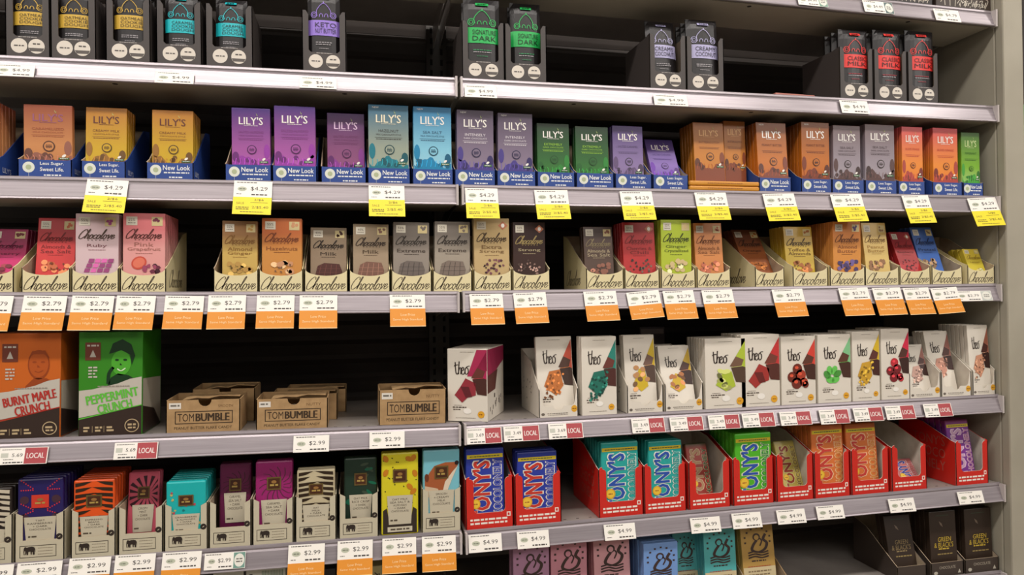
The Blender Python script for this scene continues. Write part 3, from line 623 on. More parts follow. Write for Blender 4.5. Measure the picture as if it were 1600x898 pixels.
def item(s, kind, key, tray, bar, tv=None, yaw=0, y0=.020, d=None):
    """tray = (xl, xr, ybase) in the photo; bar = (xl, xr, ytop, set back, lean, how many, style)"""
    D = d or TDEPTH[kind]
    X = None
    if tray:
        xa, _ = at(tray[0], tray[2], y0); xb, _ = at(tray[1], tray[2], y0); xb = min(xb, 1.2215); w = xb-xa-.0012; X = (xa+xb)/2
        root = empty('display_carton' if kind == 'ev' else 'display_tray', (X, y0, zs(s, X)+.0006)); root.rotation_euler = (0, -slope(s, X), R(yaw))
        tag(root, f'{TWORD[kind]} of {key}, {SHN[s]} shelf', 'carton' if kind == 'ev' else 'display tray', f'{TWORD[kind]}s on the {SHN[s]} shelf')
        TRAY[kind](root, w, D, tv)
        ITEMS.append((s, X, key))
    if bar:
        xl, xr, yt, back, lean, n, st = bar
        t = THICK[kind]; L = R(lean); yb = y0+(max(back, .0026) if tray else back)
        # depth of the top edge and height of the bar
        Yt = yb
        for _ in range(6):
            xa, zt = at(xl, yt, Yt); xb, zt2 = at(xr, yt, Yt); zt = (zt+zt2)/2; Xc = (xa+xb)/2
            hh = (zt-zs(s, Xc)-.0026)/max(.3, math.cos(L)); Yt = yb+hh*math.sin(L)
        bw = xb-xa-.001
        if tray:
            lim = w-2*T_-.0016; bw = min(bw, lim); Xc = max(X-(lim-bw)/2, min(X+(lim-bw)/2, Xc)) if abs(yaw) < 1 else X
        else: ITEMS.append((s, Xc, key))
        LOG.append((s, kind, key, round(bw, 3), round(hh, 3)))
        if -.40 < Xc < .12: n = min(n, 2)
        if .12 <= Xc < .30 or -.45 < Xc <= -.40: n = min(n, 3)
        n = min(n, 7 if kind != 'ev' else 3)
        me = None
        nm = BNAME.get(kind, 'chocolate_bar')
        for k in range(n):
            if me is None: o = BUILD[kind](bw, hh, st).build(nm); me = o
            else: o = me.copy(); C.objects.link(o)
            jit = (0 if k == 0 else random.uniform(-.0008, .0008))
            yk = yb+k*(t+.0004)/math.cos(L); zk = zs(s, Xc)+(.0006+T_+.0003 if tray else .0004)+t*math.sin(L)
            o.location = (Xc+(jit if not tray else 0), yk, zk); o.rotation_euler = (-L, -slope(s, Xc), 0)
            if yaw and tray:
                dv = Vector((o.location.x-X, yk-y0, 0)); dv.rotate(Matrix.Rotation(R(yaw), 3, 'Z')); o.location = (X+dv.x, y0+dv.y, zk); o.rotation_euler = (-L, 0, R(yaw))
            lab = (f'front {BWORD[kind]} of the {key}, {SHN[s]} shelf' if n > 1 or True else '') if k == 0 else f'{ORD[k]} {BWORD[kind]} back among the {key}'
            tag(o, lab, 'pouch' if kind == 'ev' else 'chocolate bar', f'{BWORD[kind]}s, {SHN[s]} shelf')

# ------------------------------------------------------------------ second shelf: black cartons with pouches
GOLD = ((206, 168, 62), ('OATMEAL', 'COOKIE', 'DOUGH'), None); TEAL = ((24, 186, 196), ('CARAMEL', 'COOKIE', 'DOUGH'), None)
VIO = ((150, 122, 214), ('KETO', 'NUT BUTTER'), None); GRN = ((30, 176, 84), ('SIGNATURE', 'DARK'), (40, 130, 80))
LAV = ((172, 168, 206), ('CREAMY', 'COCONUT'), None); REDV = ((222, 52, 48), ('CLASSIC', 'MILK'), (150, 50, 60))
for key, tr, br, st in (
    ('gold band cookie dough pouches, leftmost', (8, 79, 93), (17, 75, -22, .004, 0, 4), GOLD),
    ('gold band cookie dough pouches, middle of three', (79, 151, 97), (88, 143, -17, .004, 0, 4), GOLD),
    ('gold band cookie dough pouches, right of three', (165, 236, 100), (176, 229, -18, .004, 0, 4), GOLD),
    ('teal band cookie dough pouches, left carton', (244, 316, 104), (256, 308, -10, .004, 0, 3), TEAL),
    ('teal band cookie dough pouches, right carton', (321, 396, 107), (336, 386, -2, .010, 3, 2), TEAL),
    ('violet band nut butter pouches', (472, 542, 112), (480, 531, -14, .004, 0, 3), VIO),
    ('green band dark pouches, left carton', (722, 789, 124), (724, 781, -3, .004, 0, 4), GRN),
    ('green band dark pouches, right carton', (789, 855, 129), (797, 845, 4, .016, 2, 2), GRN),
    ('lavender band coconut pouches, left carton', (1015, 1073, 138), (1009, 1054, 34, .012, 8, 1), LAV),
    ('lavender band coconut pouches, right carton', (1073, 1132, 143), (1073, 1122, 30, .004, 3, 3), LAV),
    ('red band milk pouches, leftmost of three', (1312, 1365, 151), (1313, 1358, 45, .004, 0, 5), REDV),
    ('red band milk pouches, middle of three', (1366, 1418, 155), (1367, 1410, 46, .004, 0, 5), REDV),
    ('red band milk pouches, rightmost of three', (1419, 1467, 159), (1418, 1462, 47, .004, 0, 5), REDV)):
    item('B', 'ev', key, tr, br+(st,), y0=.017)

# ------------------------------------------------------------------ third shelf: blue trays
def LS(top, mid, bot, tc, fl, fc, hill, new=False): return (top, mid, bot, tc, fl, fc, hill, new)
W2 = (236, 232, 226)
L_or = LS((146, 72, 50), (200, 136, 84), (194, 126, 74), (150, 90, 120), ('CARAMELIZED', 'MILK CHOCOLATE'), (160, 86, 60), (150, 96, 80))
L_ye = LS((176, 112, 36), (200, 160, 30), (206, 174, 30), (96, 44, 30), ('CREAMY MILK', 'CHOCOLATE STYLE'), (120, 70, 30), (150, 104, 40))
L_pu = LS((66, 40, 116), (160, 84, 158), (190, 100, 190), W2, ('SALTED ALMOND', 'MILK CHOCOLATE'), (130, 60, 130), (150, 60, 164))
L_pd = LS((70, 42, 96), (136, 76, 122), (160, 94, 138), (220, 190, 220), ('SALTED ALMOND', 'MILK CHOCOLATE'), (110, 50, 100), (140, 60, 150))
L_ha = LS((20, 96, 130), (150, 160, 144), (160, 176, 160), (232, 224, 198), ('HAZELNUT', 'MILK CHOCOLATE STYLE'), (70, 70, 66), (26, 120, 136), True)
L_bl = LS((20, 110, 160), (130, 196, 220), (170, 212, 226), W2, ('SEA SALT', 'MILK CHOCOLATE STYLE'), (50, 90, 120), (24, 130, 176), True)
L_gr = LS((76, 64, 84), (126, 112, 134), (150, 134, 156), W2, ('INTENSELY', 'DARK CHOCOLATE'), (226, 220, 226), (74, 62, 136), True)
L_gn = LS((16, 42, 24), (38, 98, 40), (56, 138, 46), W2, ('EXTREMELY', 'DARK CHOCOLATE'), (150, 200, 60), (40, 130, 50))
L_vi = LS((64, 44, 104), (130, 110, 160), (146, 126, 168), W2, ('SALTED CARAMEL', ), (84, 66, 110), (96, 76, 116))
L_v2 = LS((44, 30, 80), (124, 96, 170), (90, 40, 150), W2, ('SALTED CARAMEL', ), (74, 50, 120), (100, 40, 160))
L_bo = LS((150, 90, 38), (190, 120, 38), (196, 122, 34), (226, 178, 120), ('BUTTERSCOTCH', ), (120, 60, 30), (124, 58, 26))
L_br = LS((118, 64, 26), (190, 108, 28), (182, 90, 24), W2, ('PEANUT BUTTER', ), (110, 50, 24), (122, 54, 30), True)
L_dg = LS((106, 86, 88), (150, 140, 150), (170, 162, 170), W2, ('SEA SALT', 'DARK CHOCOLATE'), (84, 70, 76), (88, 62, 60))
L_re = LS((204, 74, 84), (232, 140, 50), (226, 120, 44), W2, ('BLOOD ORANGE', ), (190, 70, 50), (172, 70, 60))
L_lg = LS((66, 104, 50), (120, 176, 40), (190, 214, 150), (196, 214, 150), ('PEPPERMINT', ), (60, 110, 30), (70, 160, 60))
for key, tr, v, br, st in (
    ('orange bars cut by left picture edge', (-62, -1, 274), 'less', (-58, 8, 158, .006, 0, 5), L_or),
    ('peach orange caramel bars', (27, 113, 275), 'less', (40, 117, 164, .010, 0, 1), L_or),
    ('golden yellow milk bars, left tray', (126, 197, 277), 'less', (168, 233, 170, .012, 3, 4), L_ye),
    ('golden yellow milk bars, right tray', (228, 303, 279), 'new', (248, 313, 173, .010, 2, 5), L_ye),
    ('purple almond bars, left of three', (351, 425, 281), 'new', (366, 427, 169, .006, 0, 4), L_pu),
    ('bright purple almond bars, middle of three', (425, 496, 283), 'new', (434, 499, 166, .001, 0, 5), L_pu),
    ('dull purple almond bars, right of three', (501, 573, 285), 'new', (513, 572, 177, .022, 0, 2), L_pd),
    ('teal hazelnut bars', (574, 642, 287), 'new', (577, 641, 164, .004, 0, 5), L_ha),
    ('sky blue sea salt bars', (644, 709, 289), 'new', (647, 707, 167, .004, 0, 4), L_bl),
    ('grey violet dark bars, left tray', (710, 775, 291), 'new', (715, 773, 172, .004, 0, 5), L_gr),
    ('grey violet dark bars, right tray', (776, 838, 293), 'new', (777, 832, 177, .006, 0, 5), L_gr),
    ('dark green bars, left tray', (839, 899, 295), 'new', (838, 889, 193, .012, 2, 3), L_gn),
    ('dark green bars, right tray', (900, 960, 296), 'new', (898, 950, 198, .010, 2, 2), L_gn),
    ('soft violet caramel bars', (961, 1019, 297), 'less', (953, 1001, 197, .014, 3, 2), L_vi),
    ('deep violet bars leaning back', (1020, 1076, 298), 'less', (1006, 1050, 222, .006, 26, 1), L_v2),
    ('orange butterscotch bars, front of two stacks', None, None, (1082, 1130, 206, .024, 4, 5), L_bo),
    ('orange butterscotch bars, right and set back', None, None, (1130, 1164, 203, .036, 2, 3), L_bo),
    ('copper brown bars with orange foot', (1186, 1237, 299), 'new', (1198, 1245, 193, .004, 4, 4), L_br),
    ('bright orange brown bars', (1252, 1300, 300), 'less', (1252, 1296, 191, .003, 0, 5), L_br),
    ('silver grey bars beside bright orange', (1300, 1351, 301), 'less', (1301, 1344, 196, .004, 0, 3), L_dg),
    ('silver grey bars with dark brown foot', (1352, 1402, 302), 'less', (1362, 1408, 195, .003, 0, 5), L_dg),
    ('red orange bars, left tray', (1403, 1446, 303), 'less', (1409, 1442, 198, .002, 0, 2), L_re),
    ('red orange bars, right tray', (1457, 1504, 305), 'less', (1457, 1496, 200, .003, 0, 5), L_re),
    ('lime green peppermint bars', (1505, 1537, 306), 'new', (1500, 1532, 207, .006, 0, 2), L_lg)):
    item('C', 'lily', key, tr, br+(st,), tv=v, y0=.019)
# two bars lying flat beneath the butterscotch ones
xa, _ = at(1078, 291, .012); xb, _ = at(1187, 291, .012)
for i in range(2):
    mb = MB(); mb.box(-(xb-xa)/2, (xb-xa)/2, 0, .078, 0, .0098, M((206, 140, 40), .4), bev=.003); mb.dashes(0, .005, (xb-xa)*.5, .0015, M((150, 90, 30)), 1)
    o = mb.build('chocolate_bar'); X = (xa+xb)/2; o.location = (X, .012, zs('C', X)+.0004+.0102*i)
    tag(o, ('lower' if i == 0 else 'upper') + ' golden bar of two lying flat under the butterscotch bars', 'chocolate bar', 'bars lying flat on the third shelf')
for o in list(C.objects):
    if 'butterscotch' in o.get('label', '') and 'lying' not in o['label']: o.location.z += .0208
# loose bar lying on the second shelf
xa, _ = at(1198, 148, .06); xb, _ = at(1262, 148, .06); mb = MB(); mb.box(-(xb-xa)/2, (xb-xa)/2, 0, .075, 0, .010, M((176, 112, 100), .4), bev=.003); mb.dashes(0, .005, (xb-xa)*.6, .0015, M((120, 60, 56)), 1)
o = mb.build('chocolate_bar'); o.location = ((xa+xb)/2, .03, zs('B', 1)+.0004); o.rotation_euler = (0, 0, R(3)); tag(o, 'loose pinkish bar lying flat on the second shelf left of the red pouches', 'chocolate bar')

# ------------------------------------------------------------------ fourth shelf: cream trays with script
def CS(bg, top, sc_, fl, fc, kind, kc): return (bg, top, sc_, fl, fc, kind, kc)
DK = (70, 50, 36)
for key, tr, br, st in (
    ('magenta bars cut by left picture edge', (-50, 22, 460), (-46, 18, 360, .035, 14, 6), CS((206, 34, 110), (150, 30, 80), (110, 20, 60), ('Cherry',), (120, 20, 60), 'nuts', (120, 40, 50))),
    ('red almond bars', (33, 110, 460), (60, 121, 342, .020, 8, 2), CS((214, 62, 62), (178, 40, 46), (120, 30, 30), ('Almonds &', 'Sea Salt'), (130, 34, 34), 'nuts', (206, 110, 70))),
    ('pale pink ruby bars', (111, 186, 459), (123, 191, 334, .005, 1, 3), CS((216, 190, 194), (206, 180, 184), DK, ('Ruby',), (130, 84, 90), 'blocks', (160, 74, 128))),
    ('pink grapefruit bars', (187, 260, 458), (195, 262, 333, .004, 0, 10), CS((226, 160, 156), (214, 120, 124), (90, 40, 36), ('Pink', 'Grapefruit'), (170, 110, 100), 'fruit', (110, 44, 66))),
    ('tan ginger bars, lone tray after the gap', (333, 404, 458), (349, 405, 345, .010, 0, 4), CS((206, 174, 96), (150, 110, 70), (130, 90, 40), ('Almond', 'Ginger'), (150, 110, 50), 'nuts', (190, 150, 80))),
    ('orange hazelnut bars', (404, 474, 457), (415, 478, 341, .004, 0, 5), CS((206, 142, 72), (188, 104, 58), (120, 60, 30), ('Hazelnuts',), (140, 80, 40), 'nuts', (206, 150, 110))),
    ('tan milk bars with dark brown squares', (475, 544, 457), (492, 549, 356, .018, 2, 2), CS((150, 130, 108), (136, 118, 96), (50, 38, 28), ('Milk',), (70, 54, 40), 'squares', (82, 44, 38))),
    ('tan milk bars with pale brown squares', (545, 610, 457), (554, 610, 350, .010, 0, 4), CS((166, 146, 122), (150, 132, 108), (56, 42, 32), ('Milk',), (86, 68, 50), 'squares', (128, 92, 78))),
    ('grey extreme dark bars, left tray', (611, 675, 456), (613, 670, 347, .008, 0, 4), CS((150, 140, 130), (116, 108, 100), (50, 42, 36), ('Extreme',), (74, 62, 54), 'slab', (112, 102, 96))),
    ('grey extreme dark bars, right tray', (676, 738, 456), (678, 734, 346, .008, 0, 4), CS((164, 154, 140), (120, 112, 104), (50, 42, 36), ('Extreme',), (74, 62, 54), 'slab', (126, 112, 102))),
    ('cream gold extra strong bars', (740, 800, 455), (741, 797, 341, .005, 0, 4), CS((196, 170, 122), (190, 164, 116), (70, 52, 30), ('Extra', 'Strong'), (130, 100, 60), 'strong', (84, 46, 56))),
    ('black strong dark bars', (801, 860, 454), (801, 852, 347, .008, 0, 3), CS((62, 42, 38), (54, 36, 34), (170, 150, 96), ('Strong',), (190, 176, 140), 'seeds', (150, 120, 110))),
    ('dark brown almond bars', (916, 975, 452), (909, 955, 355, .012, 6, 2), CS((84, 64, 54), (70, 52, 46), (130, 116, 84), ('Almonds &', 'Sea Salt'), (176, 160, 130), 'nuts', (146, 96, 78))),
    ('crimson cherry chili bars', (976, 1031, 452), (966, 1019, 348, .008, 4, 4), CS((182, 50, 50), (164, 42, 44), (120, 30, 30), ('Cherries &', 'Chili'), (130, 34, 34), 'strong', (84, 72, 60))),
    ('lime green ginger bars', (1033, 1087, 450), (1030, 1078, 343, .004, 0, 5), CS((180, 196, 60), (172, 192, 56), (60, 70, 20), ('Ginger', 'Crystallized'), (96, 110, 30), 'nuts', (214, 190, 140))),
    ('amber almond sea salt bars', (1089, 1142, 449), (1083, 1127, 349, .006, 5, 3), CS((206, 132, 70), (196, 124, 66), (130, 74, 36), ('Almonds &', 'Sea Salt'), (140, 84, 40), 'nuts', (196, 110, 80))),
    ('brown orange peel bars leaning far back', (1180, 1226, 449), (1134, 1176, 364, .020, 34, 3), CS((150, 84, 44), (110, 62, 40), (60, 34, 20), ('Orange',), (80, 44, 26), 'nuts', (190, 110, 50))),
    ('yellow toffee almond bars', (1239, 1294, 448), (1211, 1256, 355, .022, 7, 4), CS((206, 174, 56), (196, 160, 60), (80, 60, 20), ('Toffee &', 'Almonds'), (120, 90, 30), 'nuts', (176, 110, 60))),
    ('orange blueberry bars', (1297, 1352, 447), (1301, 1345, 346, .004, 0, 9), CS((214, 144, 70), (200, 124, 60), (110, 60, 30), ('Almond', 'Butter'), (150, 90, 50), 'nuts', (80, 66, 110))),
    ('pale gold peanut butter bars', (1352, 1405, 446), (1345, 1383, 349, .006, 8, 3), CS((212, 182, 104), (204, 172, 100), (120, 90, 40), ('Peanut', 'Butter'), (170, 130, 60), 'nuts', (150, 110, 76))),
    ('small red raspberry bars leaning back', (1406, 1454, 445), (1388, 1420, 366, .008, 24, 2), CS((178, 40, 44), (150, 30, 40), (110, 20, 24), ('Raspberry',), (120, 24, 24), 'seeds', (90, 40, 44))),
    ('blue salted bars leaning back', (1456, 1504, 444), (1408, 1442, 358, .020, 20, 3), CS((66, 110, 190), (60, 96, 164), (30, 40, 80), ('Pretzel',), (34, 56, 110), 'nuts', (150, 120, 90)))):
    item('D', 'choc', key, tr, br+(st,), y0=.019)
item('D', 'choc', 'yellow wrapped bars leaning, at the right end', (1512, 1566, 443), (1503, 1528, 392, .006, 22, 3, CS((214, 196, 60), (214, 190, 60), (160, 130, 40), ('Lemon',), (170, 140, 50), 'nuts', (230, 214, 140))), y0=.019)
item('D', 'choc', 'amber bars behind the right end tray', None, (1472, 1504, 389, .162, 10, 3, CS((206, 140, 60), (200, 150, 50), (140, 90, 40), ('Honey',), (150, 90, 40), 'nuts', (190, 130, 60))), y0=.019)

# ------------------------------------------------------------------ fifth shelf, right: white trays
for key, tr, br, st, h in (
    ('white cartons of orange toffee crumb', (842, 904, 652), (822, 879, 527, .012, 8, 1), ((200, 84, 62), (86, 58, 46), (190, 112, 52), 'crumb', False), None),
    ('white cartons of teal coconut crumb', (905, 963, 645), (908, 963, 524, -.001, 0, 5), ((44, 132, 118), (110, 58, 50), (34, 112, 96), 'crumb', True), 'flat'),
    ('white cartons of almonds on yellow', (980, 1037, 644), (963, 1012, 524, .010, 6, 2), ((206, 176, 40), (116, 88, 76), (190, 140, 92), 'nuts', False), None),
    ('lower white cartons of almonds on yellow', (1039, 1099, 642), (1017, 1066, 542, .006, 15, 2), ((206, 170, 40), (76, 44, 36), (180, 116, 70), 'nuts', False), None),
    ('white cartons of lime coconut', (1100, 1156, 638), (1101, 1165, 527, -.001, 0, 9), ((176, 196, 60), (118, 88, 68), (170, 176, 96), 'nuts', True), 'flat'),
    ('white cartons of red raw dark slab', (1157, 1212, 635), (1157, 1218, 521, -.001, 0, 8), ((196, 52, 52), (120, 60, 48), (164, 50, 44), 'plain', True), 'flat'),
    ('white cartons of cherries', (1213, 1270, 632), (1220, 1274, 524, -.001, 0, 8), ((214, 66, 52), (96, 54, 40), (170, 60, 36), 'berry', True), 'flat'),
    ('white cartons of green mint', (1271, 1323, 630), (1277, 1329, 521, -.001, 0, 8), ((130, 196, 140), (96, 58, 42), (74, 150, 60), 'mint', True), 'flat'),
    ('white cartons of yellow ginger', (1324, 1371, 627), (1331, 1374, 516, -.001, 0, 8), ((214, 180, 40), (96, 50, 44), (206, 160, 50), 'crumb', True), 'flat'),
    ('white cartons of red raspberries', (1372, 1420, 623), (1376, 1420, 512, -.001, 0, 8), ((206, 40, 72), (84, 50, 42), (188, 46, 56), 'berry', True), 'flat'),
    ('white cartons of pink salt, leftmost leaning', (1421, 1470, 621), (1407, 1440, 540, .018, 16, 1), ((150, 90, 76), (80, 44, 38), (200, 160, 146), 'crumb', False), None),
    ('white cartons of pink salt, middle leaning', (1471, 1518, 618), (1430, 1468, 519, .024, 12, 3), ((150, 90, 76), (80, 44, 38), (206, 150, 130), 'crumb', False), None),
    ('white cartons of apricot salt, rightmost', (1520, 1566, 615), (1508, 1546, 508, .006, 4, 8), ((150, 90, 70), (76, 40, 34), (204, 146, 116), 'crumb', False), None)):
    if h == 'flat':   # full cartons standing directly on the shelf, no tray in front
        item('E', 'theo', key, None, br+(st,), y0=.022)
        xa, _ = at(tr[0], tr[2], .022); xb, _ = at(tr[1], tr[2], .022)
    else: item('E', 'theo', key, tr, br+(st,), tv=None, y0=.022)

# ------------------------------------------------------------------ sixth shelf, left: elephant trays
for key, tr, br, st in (
    ('black white patterned bars, leftmost', (-55, 20, 888), (-50, 18, 762, .004, 0, 3), ('black', ('RICH', 'DARK'), (.1, .42))),
    ('navy raspberry bars', (22, 101, 882), (21, 99, 747, .003, 0, 8), ('navy', ('TART', 'RASPBERRIES', '+ DARK', 'CHOCOLATE'), (.24, .53))),
    ('orange tiger stripe bars', (110, 181, 869), (108, 176, 749, .004, 0, 7), ('tiger', ('ESPRESSO', 'BEANS', '+ DARK', 'CHOCOLATE'), (.25, .52))),
    ('pink and brown rayed bars', (184, 255, 864), (200, 250, 738, .024, 8, 2), ('rays', ('CRISPY', 'MINT', '+ DARK', 'CHOCOLATE'), (.2, .56))),
    ('turquoise cranberry bars', (256, 325, 858), (250, 313, 752, .002, 0, 9), ('turq', ('CRANBERRIES', '& ALMONDS', '+ DARK', 'CHOCOLATE'), (.24, .52))),
    ('maroon caramel bars', (326, 393, 853), (342, 392, 724, .024, 4, 2), ('maroon', ('CARAMEL', 'SEA SALT', '+ DARK', 'CHOCOLATE'), (.24, .62))),
    ('magenta caramel bars', (394, 459, 848), (399, 458, 720, .008, 2, 3), ('magenta', ('CARAMEL', 'SEA SALT', '+ DARK', 'CHOCOLATE'), (.18, .52))),
    ('zebra stripe oat milk bars', (461, 526, 844), (460, 524, 733, .003, 0, 9), ('zebra', ('OAT', 'MILK', '+ DARK', 'CHOCOLATE'), (.2, .50))),
    ('dark green rice crisp bars', (529, 592, 839), (537, 589, 715, .012, 2, 2), ('leaf', ('OAT MILK', 'RICE CRISP', '+ DARK', 'CHOCOLATE'), (.18, .52))),
    ('light blue fox bars', (659, 721, 831), (661, 719, 702, .003, 0, 6), ('fox', ('SMOOTH', '+ CREAMY', 'MILK', 'CHOCOLATE'), (.18, .50)))):
    item('F', 'spec', key, tr, br+(st,), y0=.016)
item('F', 'spec', 'yellow almond bars without tray', None, (594, 653, 705, .004, 0, 6, ('yellow', ('OAT MILK', 'SEA SALT &', 'ALMONDS', '+ DARK', 'CHOCOLATE'), (.13, .48))), y0=.014)

# ------------------------------------------------------------------ sixth shelf, right: red trays
TB = ((44, 60, 160), (28, 44, 130), (196, 52, 40), (60, 80, 180), (232, 226, 214), True)
TT = ((40, 166, 160), (26, 140, 132), (40, 80, 170), (28, 150, 150), (226, 232, 220), True)
for key, tr, br, st in (
    ('cobalt blue bars, left of two', (728, 803, 830), (728, 788, 700, .004, 0, 5), TB),
    ('cobalt blue bars, right of two', (805, 878, 821), (808, 871, 705, .003, 0, 8), TB),
    ('teal bars, left of two', (936, 1006, 810), (939, 998, 690, .003, 0, 9), TT),
    ('teal bars, right of two', (1007, 1073, 801), (1013, 1066, 688, .003, 0, 7), TT),
    ('red and green bar leaning deep', (1077, 1142, 798), (1070, 1104, 695, .030, 16, 1), ((170, 60, 48), (60, 80, 50), (190, 150, 110), (34, 96, 50), (222, 190, 160), False)),
    ('lime green bars', (1146, 1210, 792), (1150, 1207, 676, .003, 0, 9), ((80, 180, 40), (84, 190, 40), (40, 80, 170), (40, 130, 60), (220, 230, 190), True)),
    ('pale yellow bar leaning deep', (1214, 1272, 787), (1208, 1240, 692, .024, 22, 1), ((196, 176, 84), (150, 140, 80), (150, 60, 40), (130, 100, 50), (220, 210, 150), False)),
    ('orange bars, left of two', (1273, 1329, 781), (1263, 1313, 664, .006, 3, 9), ((214, 116, 56), (206, 110, 50), (196, 60, 50), (214, 140, 60), (236, 190, 150), True)),
    ('orange bars, right of two', (1331, 1390, 775), (1317, 1365, 662, .010, 5, 5), ((214, 116, 56), (206, 110, 50), (196, 60, 50), (214, 140, 60), (236, 190, 150), True)),
    ('white and blue bar sunk deep', (1394, 1449, 767), (1398, 1430, 722, .010, 38, 1), ((206, 120, 120), (190, 110, 120), (60, 70, 160), (190, 60, 60), (230, 226, 230), False)),
    ('purple bars beside the end panel', (1494, 1545, 758), (1476, 1512, 657, .012, 10, 5), ((120, 50, 140), (150, 60, 110), (200, 160, 190), (190, 130, 160), (226, 200, 220), True))):
    item('F', 'tony', key, tr, br+(st,), y0=.018)

# ------------------------------------------------------------------ bottom visible shelf
for key, tr, br, st in (
    ('mauve bars with dark crest', None, (801, 858, 845, .020, 0, 3), ((176, 130, 160), False)),
    ('rose pink bars with dark crest', None, (860, 917, 838, .020, 0, 3), ((200, 136, 150), False)),
    ('light pink bars with dark crest', None, (926, 983, 832, .020, 4, 5), ((212, 156, 162), False)),
    ('pale blue bars with dark crest', None, (1005, 1059, 846, .000, 0, 7), ((116, 154, 212), False)),
    ('teal crest bars, left stack', None, (1050, 1087, 832, .050, 8, 4), ((84, 170, 170), True)),
    ('teal crest bars, right stack', None, (1098, 1148, 824, .020, 4, 3), ((84, 176, 176), True)),
    ('golden tan bars with dark crest', (1168, 1234, 925), (1155, 1206, 818, .014, 8, 4), ((178, 142, 74), True))):
    item('G', 'siren', key, tr, br+(st,), y0=.020)
item('G', 'green', 'dark bars leaning beside the empty space', (1402, 1448, 905), (1383, 1424, 806, .020, 12, 2, False), tv='plain', y0=.02)
item('G', 'green', 'dark bars with gold lettering, left carton', (1455, 1506, 899), (1470, 1511, 797, .012, 3, 4, True), y0=.02)
item('G', 'green', 'dark bars with gold lettering, right carton', (1508, 1561, 894), (1520, 1562, 793, .012, 2, 4, True), y0=.02)
# boxes peeking above the frame edge on the left
for i, (x0, x1, yt, col, kind, lb) in enumerate((
    (333, 446, 893, (206, 206, 192), 'park', 'pale box lettered park with green stripes below the sixth shelf'),
    (506, 524, 889, (30, 26, 24), 'p', 'black box below the sixth shelf between orange tags'),
    (572, 598, 885, (180, 170, 120), 'x', 'tan patterned box below the sixth shelf right of the black one'))):
    xa, zt = at(x0, yt, .03); xb, _ = at(x1, yt, .03); X = (xa+xb)/2; w_ = xb-xa; H = zt-zs('G', X)-.0005
    mb = MB(); mb.box(-w_/2, w_/2, 0, .09, 0, H, M(col, .5), bev=.0012)
    if kind == 'park':
        mb.text('park', -w_*.20, H-.017, w_*.52, .026, M((28, 26, 24)), 1, off=.02)
        for k in range(14): mb.rect(w_*(.17+.022*k), w_*(.178+.022*k), .01, H-.006, M((90, 130, 100)), 1)
    elif kind == 'x':
        for k in range(14): mb.stroke([(w_*random.uniform(-.4, .4), H*random.uniform(.4, .95)) for q in range(3)], .002, M((60, 50, 40)), 1)
    else:
        for k in range(3): mb.rect(-w_*.3, w_*.3, H*(.9-.1*k)-.004, H*(.9-.1*k), M((150, 146, 140)), 1)
    o = mb.build('chocolate_box'); o.location = (X, .03, zs('G', X)+.0004); tag(o, lb, 'box')

